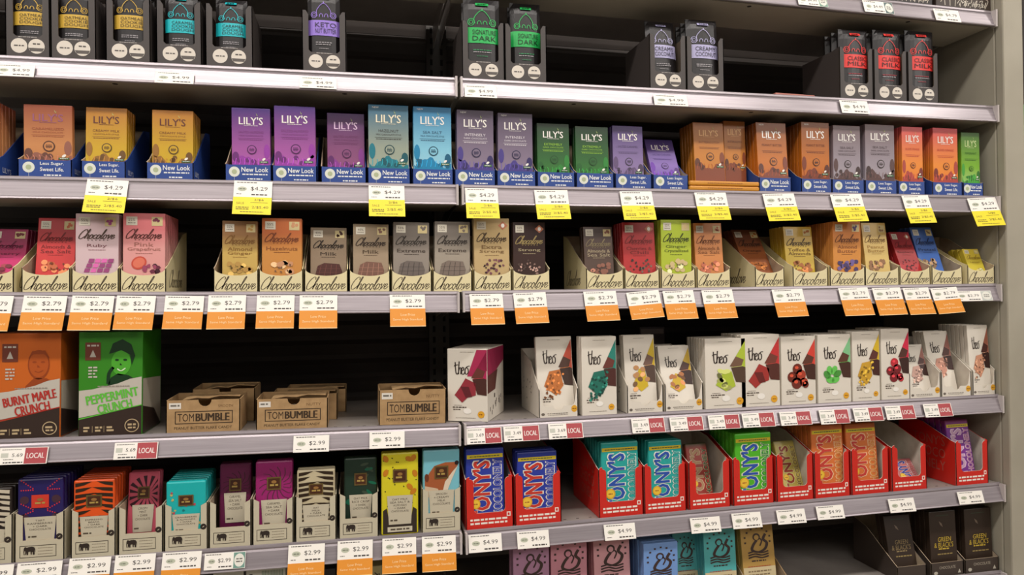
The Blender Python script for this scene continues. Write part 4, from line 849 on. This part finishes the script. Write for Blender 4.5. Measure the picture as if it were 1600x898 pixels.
# ------------------------------------------------------------------ fifth shelf, left: two tall boxes
def crunch_box(x0, x1, xt1, ybase, ytop, col, lines, tcol, lab, woman):
    y0 = .018
    xa, _ = at(x0, ybase, y0); xb, _ = at(x1, ybase, y0); X = (xa+xb)/2; w_ = xb-xa; _, zt = at((x0+x1)/2, ytop, y0); H = zt-zs('E', X)-.001; d = .12
    root = empty('display_carton', (X, y0, zs('E', X)+.0005)); root.rotation_euler = (0, -slope('E', X), 0); tag(root, lab, 'carton', 'tall crunch cartons on the fifth shelf')
    c0, c1, c2 = col; Dk = M((52, 38, 32), .4); Wt = M((192, 186, 174), .45); Cb = M(c0, .4)
    mb = MB(); mb.box(-w_/2, w_/2, 0, d, 0, H, Cb, bev=.001); e = w_/2-.001
    A = M(c1, .4); B = M(c2, .4)
    # duotone portrait
    hx, hz = w_*.16, H*.70
    if woman:
        mb.ell(hx, hz, w_*.155, H*.12, A, 2, 24); mb.poly([(hx-w_*.24, H*.44), (hx-w_*.16, H*.56), (hx-w_*.05, H*.60), (hx+w_*.12, H*.58), (e, H*.50), (e, H*.46), (hx-w_*.1, H*.42)], B, 2)
        mb.poly([(hx-w_*.19, H*.79), (hx-w_*.13, H*.89), (hx+w_*.02, H*.93), (hx+w_*.16, H*.88), (hx+w_*.22, H*.77), (hx+w_*.17, H*.68), (hx+w_*.14, H*.78), (hx, H*.825), (hx-w_*.12, H*.80)], B, 3)
        for sx in (-1, 1): mb.ell(hx+sx*w_*.065, hz+H*.03, w_*.032, H*.010, B, 4, 10)
        mb.stroke([(hx-w_*.06, hz-H*.055), (hx, hz-H*.075), (hx+w_*.07, hz-H*.05)], w_*.022, M((214, 236, 200)), 4); mb.poly([(hx-w_*.015, hz), (hx+w_*.02, hz-H*.02), (hx-w_*.02, hz-H*.022)], B, 4)
        mb.stroke([(hx-w_*.2, H*.50), (hx-w_*.19, H*.60), (hx-w_*.12, H*.66)], w_*.05, B, 2)
    else:
        mb.poly([(hx-w_*.24, H*.40), (hx-w_*.2, H*.50), (hx-w_*.08, H*.57), (hx+w_*.12, H*.57), (e, H*.50), (e, H*.44)], A, 2)
        mb.ell(hx, hz, w_*.17, H*.14, A, 2, 24); mb.ell(hx, hz+H*.005, w_*.15, H*.125, B, 3, 24)
        mb.poly([(hx-w_*.16, hz+H*.06), (hx-w_*.1, hz+H*.13), (hx+w_*.1, hz+H*.135), (hx+w_*.17, hz+H*.06), (hx+w_*.08, hz+H*.10), (hx-w_*.08, hz+H*.10)], A, 4)
        for sx in (-1, 1): mb.ell(hx+sx*w_*.065, hz+H*.025, w_*.035, H*.010, A, 4, 10)
        mb.stroke([(hx-w_*.06, hz-H*.06), (hx, hz-H*.072), (hx+w_*.07, hz-H*.055)], w_*.02, A, 4); mb.poly([(hx-w_*.02, hz+.0), (hx+w_*.025, hz-H*.025), (hx-w_*.025, hz-H*.027)], A, 4)
    # emblem, ratings
    mb.rect(-w_*.40, -w_*.16, H*.73, H*.90, M((110, 52, 36)), 3); mb.dashes(-w_*.28, H*.87, w_*.18, H*.016, Wt, 4); mb.poly([(-w_*.33, H*.76), (-w_*.23, H*.76), (-w_*.28, H*.83)], Wt, 4)
    for i in range(4): mb.dashes(-w_*.28, H*(.66-.03*i), w_*.14, H*.015, Wt, 4, i)
    # torn white band and dark foot
    mb.poly([(-e, H*.18), (e, H*.29), (e, H*.565), (w_*.3, H*.545), (w_*.1, H*.50), (-w_*.1, H*.475), (-w_*.3, H*.45), (-e, H*.44)], Wt, 5)
    mb.poly([(-e, H*.005), (e, H*.005), (e, H*.285), (-e, H*.16)], Dk, 6); mb.stroke([(-e, H*.168), (e, H*.293)], H*.012, M(tcol), 7, False)
    a = math.atan2(.1*H, w_)*1.05
    mb.text(lines[0], w_*.03, H*.385, w_*.82, H*.085, M(tcol), 8, rot=a, bold=.008); mb.text(lines[1], w_*.07, H*.285, w_*.54, H*.086, M(tcol), 8, rot=a, bold=.011)
    mb.dashes(w_*.05, H*.478, w_*.5, H*.010, M((150, 140, 130)), 8)
    Kc = M((190, 168, 130))
    for i in range(3):
        for q in range(2): mb.dashes(-w_*(.36-.18*i), H*(.085-.03*q), w_*.11, H*.018, Kc, 8, i*3+q)
        if i: mb.rect(-w_*(.46-.18*i), -w_*(.455-.18*i), H*.04, H*.10, Kc, 8)
    mb.ell(w_*.34, H*.095, w_*.115, w_*.115, Kc, 8, 24); mb.ell(w_*.34, H*.095, w_*.10, w_*.10, Dk, 9, 24); mb.dashes(w_*.34, H*.105, w_*.13, H*.018, Kc, 10); mb.dashes(w_*.34, H*.075, w_*.12, H*.015, Kc, 10)
    mb.build('carton_body', root)
    for sx in (-1, 1):
        sd = MB()
        sd.add([(sx*(w_/2+.0003), .002, .005), (sx*(w_/2+.0003), d-.004, .005), (sx*(w_/2+.0003), d-.004, H*.5), (sx*(w_/2+.0003), .002, H*.545)], [(0, 1, 2, 3) if sx > 0 else (3, 2, 1, 0)], M((176, 168, 152)))
        sd.add([(sx*(w_/2+.0006), .002, .002), (sx*(w_/2+.0006), d-.004, .002), (sx*(w_/2+.0006), d*.6, H*.20), (sx*(w_/2+.0006), .002, H*.28)], [(0, 1, 2, 3) if sx > 0 else (3, 2, 1, 0)], Dk)
        sd.build('side_print', root)
    ITEMS.append(('E', X, lab.split(',')[0]))
crunch_box(-8, 94, 0, 686, 520, ((198, 98, 30), (150, 66, 24), (178, 84, 30)), ('BURNT MAPLE', 'CRUNCH'), (176, 44, 36), 'orange tall carton, man portrait, left end of the fifth shelf', False)
crunch_box(122, 222, 0, 677, 518, ((52, 132, 28), (76, 168, 46), (16, 52, 24)), ('PEPPERMINT', 'CRUNCH'), (96, 190, 60), 'green tall carton, smiling woman in cap, fifth shelf', True)

# kraft boxes of candy
def kraft_box(x0, x1, yb, yt, y0, lab, word, full=True, yaw=0, key=None, dx=0, grp=True):
    xa, _ = at(x0, yb, y0); xb, _ = at(x1, yb, y0); X = (xa+xb)/2+dx; w_ = xb-xa; _, zt = at((x0+x1)/2, yt, y0); H = zt-zs('E', X)-.001; d = .085
    root = empty('candy_box', (X, y0, zs('E', X)+.0005)); root.rotation_euler = (0, -slope('E', X), R(yaw)); tag(root, lab, 'box', 'open kraft candy boxes')
    Kb = KRAFT; Bk = M((58, 42, 26)); f = MB()
    fr = [(-w_/2, 0), (w_/2, 0), (w_/2, H)]+[(w_*.02+.011*math.cos(a), H-.0115*math.sin(a)) for a in [math.pi*i/8 for i in range(9)]]+[(-w_/2, H)]
    f.plate_xz(fr, 0, T_, Kb, Kb)
    if full:
        f.frame(-w_*.38, w_*.40, H*.27, H*.66, .0014, Bk, 1); f.text('TOM', -w_*.235, H*.465, w_*.22, H*.24, Bk, 1); f.text('BUMBLE', w_*.125, H*.465, w_*.45, H*.24, Bk, 1, bold=.013)
        f.text('PEANUT BUTTER FLAKE CANDY', 0, H*.145, w_*.78, H*.085, Bk, 1); f.text(word, w_*.30, H*.80, w_*.2, H*.09, M((120, 90, 56)), 1)
        f.rect(-w_*.46, -w_*.30, H*.74, H*.92, M((222, 216, 206)), 1); f.dashes(-w_*.38, H*.84, w_*.12, H*.05, M((110, 104, 96)), 2)
    f.build('front_panel', root)
    for sx in (-1, 1):
        m = MB(); m.plate_yz([(0, 0), (d, 0), (d, H*1.02), (0, H)], -w_/2 if sx < 0 else w_/2-T_, T_, Kb, Kb); m.build('side_panel', root)
    m = MB(); m.box(-w_/2+T_, w_/2-T_, d-T_, d, 0, H*1.04, Kb); m.build('back_panel', root)
    m = MB(); m.box(-w_/2+T_, w_/2-T_, T_, d-T_, 0, T_, Kb); m.build('base_panel', root)
    # torn top flap still hanging on
    m = MB(); P = [(-w_*.30, .012, H*.99), (-w_*.1, .010, H*1.07), (w_*.04, .02, H*1.02), (w_*.2, .018, H*1.10), (w_*.46, .03, H*1.04), (w_*.46, .075, H*1.02), (-w_*.3, .075, H*1.0)]
    m.add(P+[(a, b, c-.0015) for a, b, c in P], [tuple(range(7)), tuple(range(13, 6, -1))]+[(i, i+7, (i+1) % 7+7, (i+1) % 7) for i in range(7)], Kb); m.build('torn_flap', root)
    # pack inside
    if key: ITEMS.append(('E', X, key))
    o = MB(); o.box(-w_*.42, w_*.42, 0, .018, 0, H*.68, M((196, 190, 184), .4), bev=.003); o.dashes(0, H*.6, w_*.5, H*.1, M((110, 90, 130)), 1)
    o = o.build('candy_pack'); v = Vector((0, .022, 0)); v.rotate(Matrix.Rotation(R(yaw), 3, 'Z')); o.location = (X+v.x, y0+v.y, zs('E', X)+.0028); o.rotation_euler = (0, 0, R(yaw))
    tag(o, 'pale pack inside the ' + lab, 'candy pack', 'packs in the kraft boxes')
kraft_box(259, 375, 676, 624, .020, 'front left kraft box lettered SMOOTH, nearest the green carton', 'SMOOTH', yaw=0, key='kraft boxes nearest the green carton')
kraft_box(300, 398, 655, 607, .125, 'kraft box behind the SMOOTH box, one step back', '', False, dx=0)
kraft_box(400, 512, 671, 622, .020, 'front middle kraft box lettered NUTTY, front of stack', 'NUTTY', key='middle stack of kraft boxes')
kraft_box(424, 527, 660, 615, .112, 'middle stack kraft box, second from front', '', False)
kraft_box(446, 541, 650, 608, .204, 'middle stack kraft box, rearmost', '', False)
kraft_box(592, 697, 656, 608, .028, 'lone kraft box lettered NUTTY, left of the magenta carton', 'NUTTY', key='lone kraft box')

# magenta display carton turned to the right
xa, _ = at(701, 651, .02); xb, _ = at(778, 651, .02); X = (xa+xb)/2-.004
def theo_display():
    y0 = .026; w_ = .079; d = .135; H = .139; yaw = -25; Xc = (at(702, 651, .022)[0])+w_/2*math.cos(R(yaw))
    root = empty('display_carton', (Xc, y0, zs('E', Xc)+.0005)); root.rotation_euler = (0, 0, R(yaw)); tag(root, 'white and magenta display carton turned sideways beside the shelf joint', 'carton')
    mb = theo_bar(w_, H, ((176, 36, 84), (104, 52, 44), (150, 44, 56), 'plain', True)); mb.v = [(x, (y if y < .001 else d*y/.010), z) for x, y, z in mb.v]
    mb.poly([(-w_*.0, H*.62), (w_*.24, H*.985), (w_*.497, H*.985), (w_*.497, H*.70), (w_*.2, H*.62)], M((170, 36, 80)), 2); mb.build('carton_body', root)
    sd = MB(); x = w_/2+.0003; Q = lambda P, m: sd.add([(x, y, z) for y, z in P], [tuple(range(len(P)))], m)
    Q([(.001, H*.62), (d*.5, H*.66), (d-.002, H*.78), (d-.002, H*.985), (.001, H*.985)], M((160, 34, 78))); Q([(.001, H*.38), (d*.45, H*.40), (d*.6, H*.67), (.001, H*.63)], M((96, 50, 44)))
    for i in range(12):
        cy, cz = random.uniform(.15, .9)*d, random.uniform(.08, .34)*H; sd.add([(x, cy-.002, cz-.004), (x, cy+.002, cz-.004), (x, cy+.003, cz+.004), (x, cy-.001, cz+.004)], [(0, 1, 2, 3)], M((70, 50, 44)))
    sd.build('side_print', root); ITEMS.append(('E', Xc, 'magenta display carton'))
theo_display()

# ------------------------------------------------------------------ top shelf: brown boxes
for x0, x1, yb, lab, words_ in ((1385, 1457, 6, 'very dark box at top right, left of the brown one', ('DARK', 'NO')), (1463, 1549, 17, 'brown box with white script at top right corner', ('drinking', 'Creamy', 'Minimal'))):
    xa, _ = at(x0, yb, .02); xb, _ = at(x1, yb, .02); X = (xa+xb)/2; w_ = xb-xa; H = .11
    mb = MB(); mb.box(-w_/2, w_/2, 0, .12, 0, H, M((58, 46, 40) if len(words_) == 3 else (36, 32, 32), .45), bev=.001)
    for i in range(9): mb.stroke([(-w_*.42+w_*.1*i, H*.12+(i % 3)*.008), (-w_*.36+w_*.1*i, H*.22), (-w_*.34+w_*.09*i, H*.06)], .0015, M((200, 190, 176)), 1)
    mb.text(words_[-1], w_*.16, H*.14, w_*.5, H*.11, M((206, 198, 184)), 1, italic=.3); o = mb.build('chocolate_box'); o.location = (X, .0205, zs('A', X)+.0009); o.rotation_euler = (0, -slope('A', X), 0); tag(o, lab, 'box')
# dark box standing deep behind the white cartons
xa, _ = at(1022, 540, .12); xb, _ = at(1063, 540, .12); X = (xa+xb)/2; _, zt = at(1042, 513, .12); mb = MB(); mb.box(-(xb-xa)/2, (xb-xa)/2, 0, .03, 0, zt-zs('E', X), M((60, 52, 56), .5), bev=.001)
mb.rect(-(xb-xa)*.45, (xb-xa)*.45, (zt-zs('E', X))*.9, (zt-zs('E', X))*.97, M((120, 110, 110)), 1)
o = mb.build('chocolate_box'); o.location = (X, .20, zs('E', X)+.0004); tag(o, 'dark box standing deep behind the white almond cartons', 'box')

# ================================================================== PRICE TAGS
PAPER = M((244, 240, 232), .5)
def price_tag(s, x0, x1, ya, yb, price, kind, seam=None, roll=0, sticker=None):
    """photo box of the whole tag on the price channel"""
    ys = seam or yb
    # plane of the sloping channel, a little in front of it
    def onlip(px, py):
        d = rayd(px, py); nY, nZ = LIP, .0125      # channel direction in y,z is (.0125, LIP); normal is (-LIP, .0125)
        X0, _ = at(px, py, 0); zb = zl(s, X0)
        P0 = Vector((0, -.0034, zb)); N = Vector((0, -LIP, .0125)).normalized()
        t = (P0-CAM).dot(N)/d.dot(N); return CAM+d*t
    xm = (x0+x1)/2
    a = onlip(xm, ya); b = onlip(xm, ys); L_ = onlip(x0, (ya+ys)/2); R__ = onlip(x1, (ya+ys)/2)
    w_ = R__.x-L_.x; h = (a-b).length; tilt = -math.atan2(.0125, LIP)
    mb = MB(); mb.box(-w_/2, w_/2, 0, .0004, 0, h, PAPER); G = M((96, 92, 86)); e = w_/2
    if kind == 'local':
        mb.rect(e*.05, e*.96, h*.03, h*.97, M((172, 66, 72)), 1); mb.text('LOCAL', e*.50, h*.5, e*.72, h*.32, M((236, 220, 216)), 2, bold=.01)
        mb.dashes(-e*.5, h*.88, e*.8, h*.035, G, 1); mb.text(price, -e*.25, h*.55, e*.44, h*.2, M((70, 64, 60)), 1); mb.rect(-e*.92, -e*.62, h*.42, h*.68, M((196, 198, 186)), 1)
        mb.dashes(-e*.6, h*.3, e*.4, h*.04, G, 1, 3); mb.dashes(-e*.4, h*.12, e*.8, h*.07, M((60, 56, 54)), 1)
    else:
        k = 0 if sticker is None else -.25; kw = 1 if sticker is None else .7
        mb.dashes(e*(-.3+k), h*.9, e*1.1*kw, h*.05, G, 1)
        mb.ell(e*(-.56*kw+k), h*.5, e*.24*kw, h*.14, M((186, 190, 170)), 1, 14); mb.dashes(e*(-.56*kw+k), h*.5, e*.3*kw, h*.06, M((120, 126, 108)), 2)
        mb.text('$'+price, e*(.32*kw+k), h*.52, e*.88*kw, h*.27, M((52, 46, 44)), 1, off=-.005)
        mb.dashes(e*(.38*kw+k), h*.16, e*.9*kw, h*.08, M((70, 64, 60)), 1); mb.dashes(e*(-.7*kw+k), h*.18, e*.3*kw, h*.04, G, 1)
        if sticker:
            mb.rect(e*.42, e*.98, h*.03, h*.97, M(sticker), 1); mb.ell(e*.70, h*.5, e*.25, h*.40, M((226, 226, 216)), 2, 20); mb.dashes(e*.70, h*.58, e*.3, h*.07, G, 3); mb.dashes(e*.70, h*.42, e*.3, h*.07, G, 3)
    o = mb.build('price_tag'); o.location = b; o.location.x = (L_.x+R__.x)/2; o.rotation_euler = (tilt, 0, R(roll))
    o.rotation_euler = (tilt, -slope(s, o.location.x)+R(roll), 0)
    if seam:
        c = onlip(xm, yb); hh = (b-c).length*.98
        f = MB(); col = (238, 220, 20) if kind == 'yellow' else (222, 140, 22)
        f.box(-w_/2, w_/2, -.0002, .0003, -hh, 0, M(col, .45)); f.v = [(x, y, z) for x, y, z in f.v]
        if kind == 'yellow':
            K = M((110, 100, 20)); f.text('2/$6', e*.34, -hh*.17, e*.5, hh*.14, K, 2); f.text('SALE', -e*.62, -hh*.36, e*.4, hh*.12, K, 2, off=-.01); f.rect(-e*.1, e*.8, -hh*.33, -hh*.31, K, 2)
            f.text('2/$5.40', e*.42, -hh*.60, e*.86, hh*.16, K, 2); f.dashes(-e*.5, -hh*.6, e*.66, hh*.05, K, 2); f.dashes(-e*.5, -hh*.7, e*.66, hh*.05, K, 2, 4); f.dashes(0, -hh*.86, e*1.2, hh*.04, K, 2)
        else:
            K = M((244, 214, 160)); f.text('Low Price', 0, -hh*.34, e*.8, hh*.15, K, 2); f.text('Same High Standard', 0, -hh*.62, e*1.66, hh*.16, K, 2); f.rect(-e, e, -hh, -hh*.965, K, 2)
        # hanging strip curls gently outward
        f.warp(lambda x, y, z: (x, y+.0018*z/hh, z)); ch = f.build('sale_strip' if kind == 'yellow' else 'low_price_strip', o)
    return o
TAGS = []
def T(s, x0, x1, ya, yb, price, kind, seam=None, roll=0, sticker=None):
    TAGS.append((s, price_tag(s, x0, x1, ya, yb, price, kind, seam, roll, sticker), kind, price, sticker))
for r in ((1247, 1292, -6, 9, '4.99', 'plain', None, 0, (120, 160, 140)), (1350, 1395, 3, 20, '4.49', 'plain', None, 0, (90, 110, 110)), (1461, 1499, 16, 33, '4.79', 'plain')): T('A', *r)
for x0, x1, ya, yb, p in ((-8, 54, 101, 119, '4.99'), (242, 303, 113, 130, '4.99'), (468, 526, 121, 138, '4.99'), (726, 776, 134, 152, '4.99'), (1022, 1074, 149, 165, '4.99'), (1314, 1357, 158, 177, '4.99')): T('B', x0, x1, ya, yb, p, 'plain')
for x0, x1, ya, ym, yb, rl in ((134, 199, 281, 306, 333, 2), (365, 425, 283, 308, 336, 1), (576, 632, 290, 312, 339, 0), (727, 778, 294, 317, 342, 0), (836, 888, 297, 319, 343, -1), (970, 1020, 299, 321, 344, -1), (1087, 1136, 301, 322, 344, -1), (1194, 1243, 303, 323, 345, -2), (1300, 1348, 304, 323, 346, -2), (1412, 1453, 306, 325, 348, -2), (1515, 1559, 310, 329, 352, -3)):
    T('C', x0, x1, ya, yb, '4.29', 'yellow', ym, rl)
for x0, x1, ya, ym, yb, rl in ((-46, 19, 462, 489, 518, 1), (35, 103, 462, 488, 517, 1), (111, 177, 462, 488, 517, 1), (181, 242, 462, 488, 516, 1), (257, 318, 462, 487, 515, 1), (325, 384, 461, 487, 515, 0), (401, 460, 461, 486, 514, 0), (468, 527, 461, 485, 514, 0), (609, 664, 460, 482, 511, 0), (734, 786, 459, 481, 508, 0), (803, 854, 457, 480, 506, -1),
                            (913, 964, 455, 477, 502, -1), (981, 1032, 455, 476, 498, -4), (1037, 1085, 454, 474, 499, -1), (1098, 1146, 453, 474, 498, -1), (1208, 1256, 452, 472, 495, -1), (1312, 1358, 450, 468, 493, -1), (1365, 1409, 450, 468, 492, -1), (1413, 1453, 450, 468, 491, -1), (1457, 1498, 450, 468, 489, -3)):
    T('D', x0, x1, ya, yb, '2.79', 'orange', ym, rl)
T('D', 1493, 1550, 455, 470, '2.79', 'plain', None, 0, (196, 200, 194))
for x0, x1, ya, yb, p, k in ((-2, 74, 699, 725, '5.69', 'local'), (178, 246, 691, 717, '5.69', 'local'), (458, 514, 680, 706, '2.99', 'plain'), (577, 632, 674, 700, '2.99', 'plain'), (729, 784, 668, 693, '3.69', 'local'), (787, 843, 665, 689, '3.49', 'local'), (857, 911, 661, 685, '3.69', 'local'), (987, 1039, 653, 676, '3.49', 'local'), (1047, 1099, 651, 673, '3.49', 'local'), (1107, 1156, 648, 670, '3.49', 'local'),
                        (1160, 1211, 645, 667, '3.49', 'local'), (1219, 1268, 643, 664, '3.49', 'local'), (1281, 1327, 640, 662, '3.49', 'local'), (1334, 1380, 637, 658, '3.49', 'local'), (1384, 1430, 634, 655, '3.49', 'local'), (1444, 1488, 631, 651, '3.49', 'local')):
    T('E', x0, x1, ya, yb, p, k, None, .5)
T('F', -55, 20, 884, 911, '2.99', 'orange', None); T('F', 26, 96, 878, 905, '2.99', 'plain')
for x0, x1, ya, ym, yb in ((107, 172, 871, 898, 926), (179, 242, 866, 893, 921), (253, 314, 862, 889, 917), (450, 507, 850, 879, 906), (527, 582, 844, 873, 900), (597, 650, 840, 867, 896), (659, 712, 837, 864, 893)): T('F', x0, x1, ya, yb, '2.99', 'orange', ym, 1)
T('F', 319, 383, 863, 889, '2.99', 'plain', None, 1, (110, 150, 138))
for x0, x1, ya, yb in ((732, 784, 834, 862), (808, 858, 829, 856), (944, 993, 818, 843), (1079, 1126, 808, 832), (1144, 1190, 801, 825), (1214, 1259, 796, 818), (1276, 1319, 790, 811), (1389, 1430, 779, 800), (1497, 1537, 768, 787)): T('F', x0, x1, ya, yb, '4.99', 'plain', None, 1)
# name every tag after what stands above it
near = {}
for s, o, kind, price, st_ in TAGS:
    c = [(abs(i[1]-o.location.x), i[2]) for i in ITEMS if i[0] == s]
    k = min(c)[1] if c else ('brown box' if o.location.x > .95 else 'empty part of the top shelf')
    near.setdefault((s, k), []).append((o, kind, price, st_))
for (s, k), lst in near.items():
    lst.sort(key=lambda q: q[0].location.x)
    for i, (o, kind, price, st_) in enumerate(lst):
        look = {'local': 'white and dark red LOCAL tag', 'yellow': 'white and yellow sale tag', 'orange': 'white and orange price tag', 'plain': 'small white price tag'}[kind]
        if st_: look = 'white tag with round sticker'
        pos = '' if len(lst) == 1 else (', left one' if i == 0 else (', right one' if i == len(lst)-1 else ', middle one'))
        tag(o, f'{look} below the {k}{pos}', 'price tag', f'{look}s on the {SHN[s]} shelf edge')

# ================================================================== neighbouring bay past the end panel
root = empty('neighbour_shelf', (PANX1+.35, .02, -.30)); tag(root, 'narrow glimpse of next shelving bay at the right picture edge', 'shelf')
for z in (.54, .30, .06, -.18, -.42):
    m = MB(); m.box(-.30, .7, 0, .4, z, z+.02, DECKMAT, bev=.001); m.build('shelf_board', root)
m = MB(); m.box(-.30, .7, .4, .41, -1.1, 2.1, BACKMAT); m.build('back_panel', root)
cols = [((70, 150, 90), (150, 190, 210)), ((110, 160, 200), (170, 190, 200)), ((40, 40, 70), (120, 170, 200)), ((150, 80, 60), (60, 60, 110)), ((60, 60, 90), (90, 140, 160))]
for i, z in enumerate((.26, .02, -.22, -.46, -.70)):
    for j in range(3):
        c = cols[i][j % 2]; m = MB(); m.box(-.035, .035, 0, .05, 0, .17, M(c, .4), bev=.004); m.rect(-.028, .028, .05, .12, M(tuple(min(255, v+60) for v in c)), 1); m.dashes(0, .09, .04, .008, M((40, 40, 60)), 2)
        o = m.build('packet'); o.location = (PANX1+.085+j*.078, .05, z+.0005); tag(o, f'blurred {["top", "upper", "middle", "lower", "bottom"][i]} row packet past the end panel, {["nearest it", "second from it", "third from it"][j]}', 'packet', 'packets past the end panel')
import sys
if 0:
    for o in C.objects:
        if 'label' in o and len(o['label'].split()) > 14: print('LOG', len(o['label'].split()), o.name, o['label'])
        if o.name in ('chocolate_bar.017', 'display_tray.018', 'chocolate_bar.286', 'display_tray.083', 'candy_box.002', 'display_tray.057'): print('LOG', o.name, o['label'])
    import collections
    for k, v in collections.Counter(o['label'] for o in C.objects if 'label' in o).items():
        if v > 1: print('LOG dup', k, v)
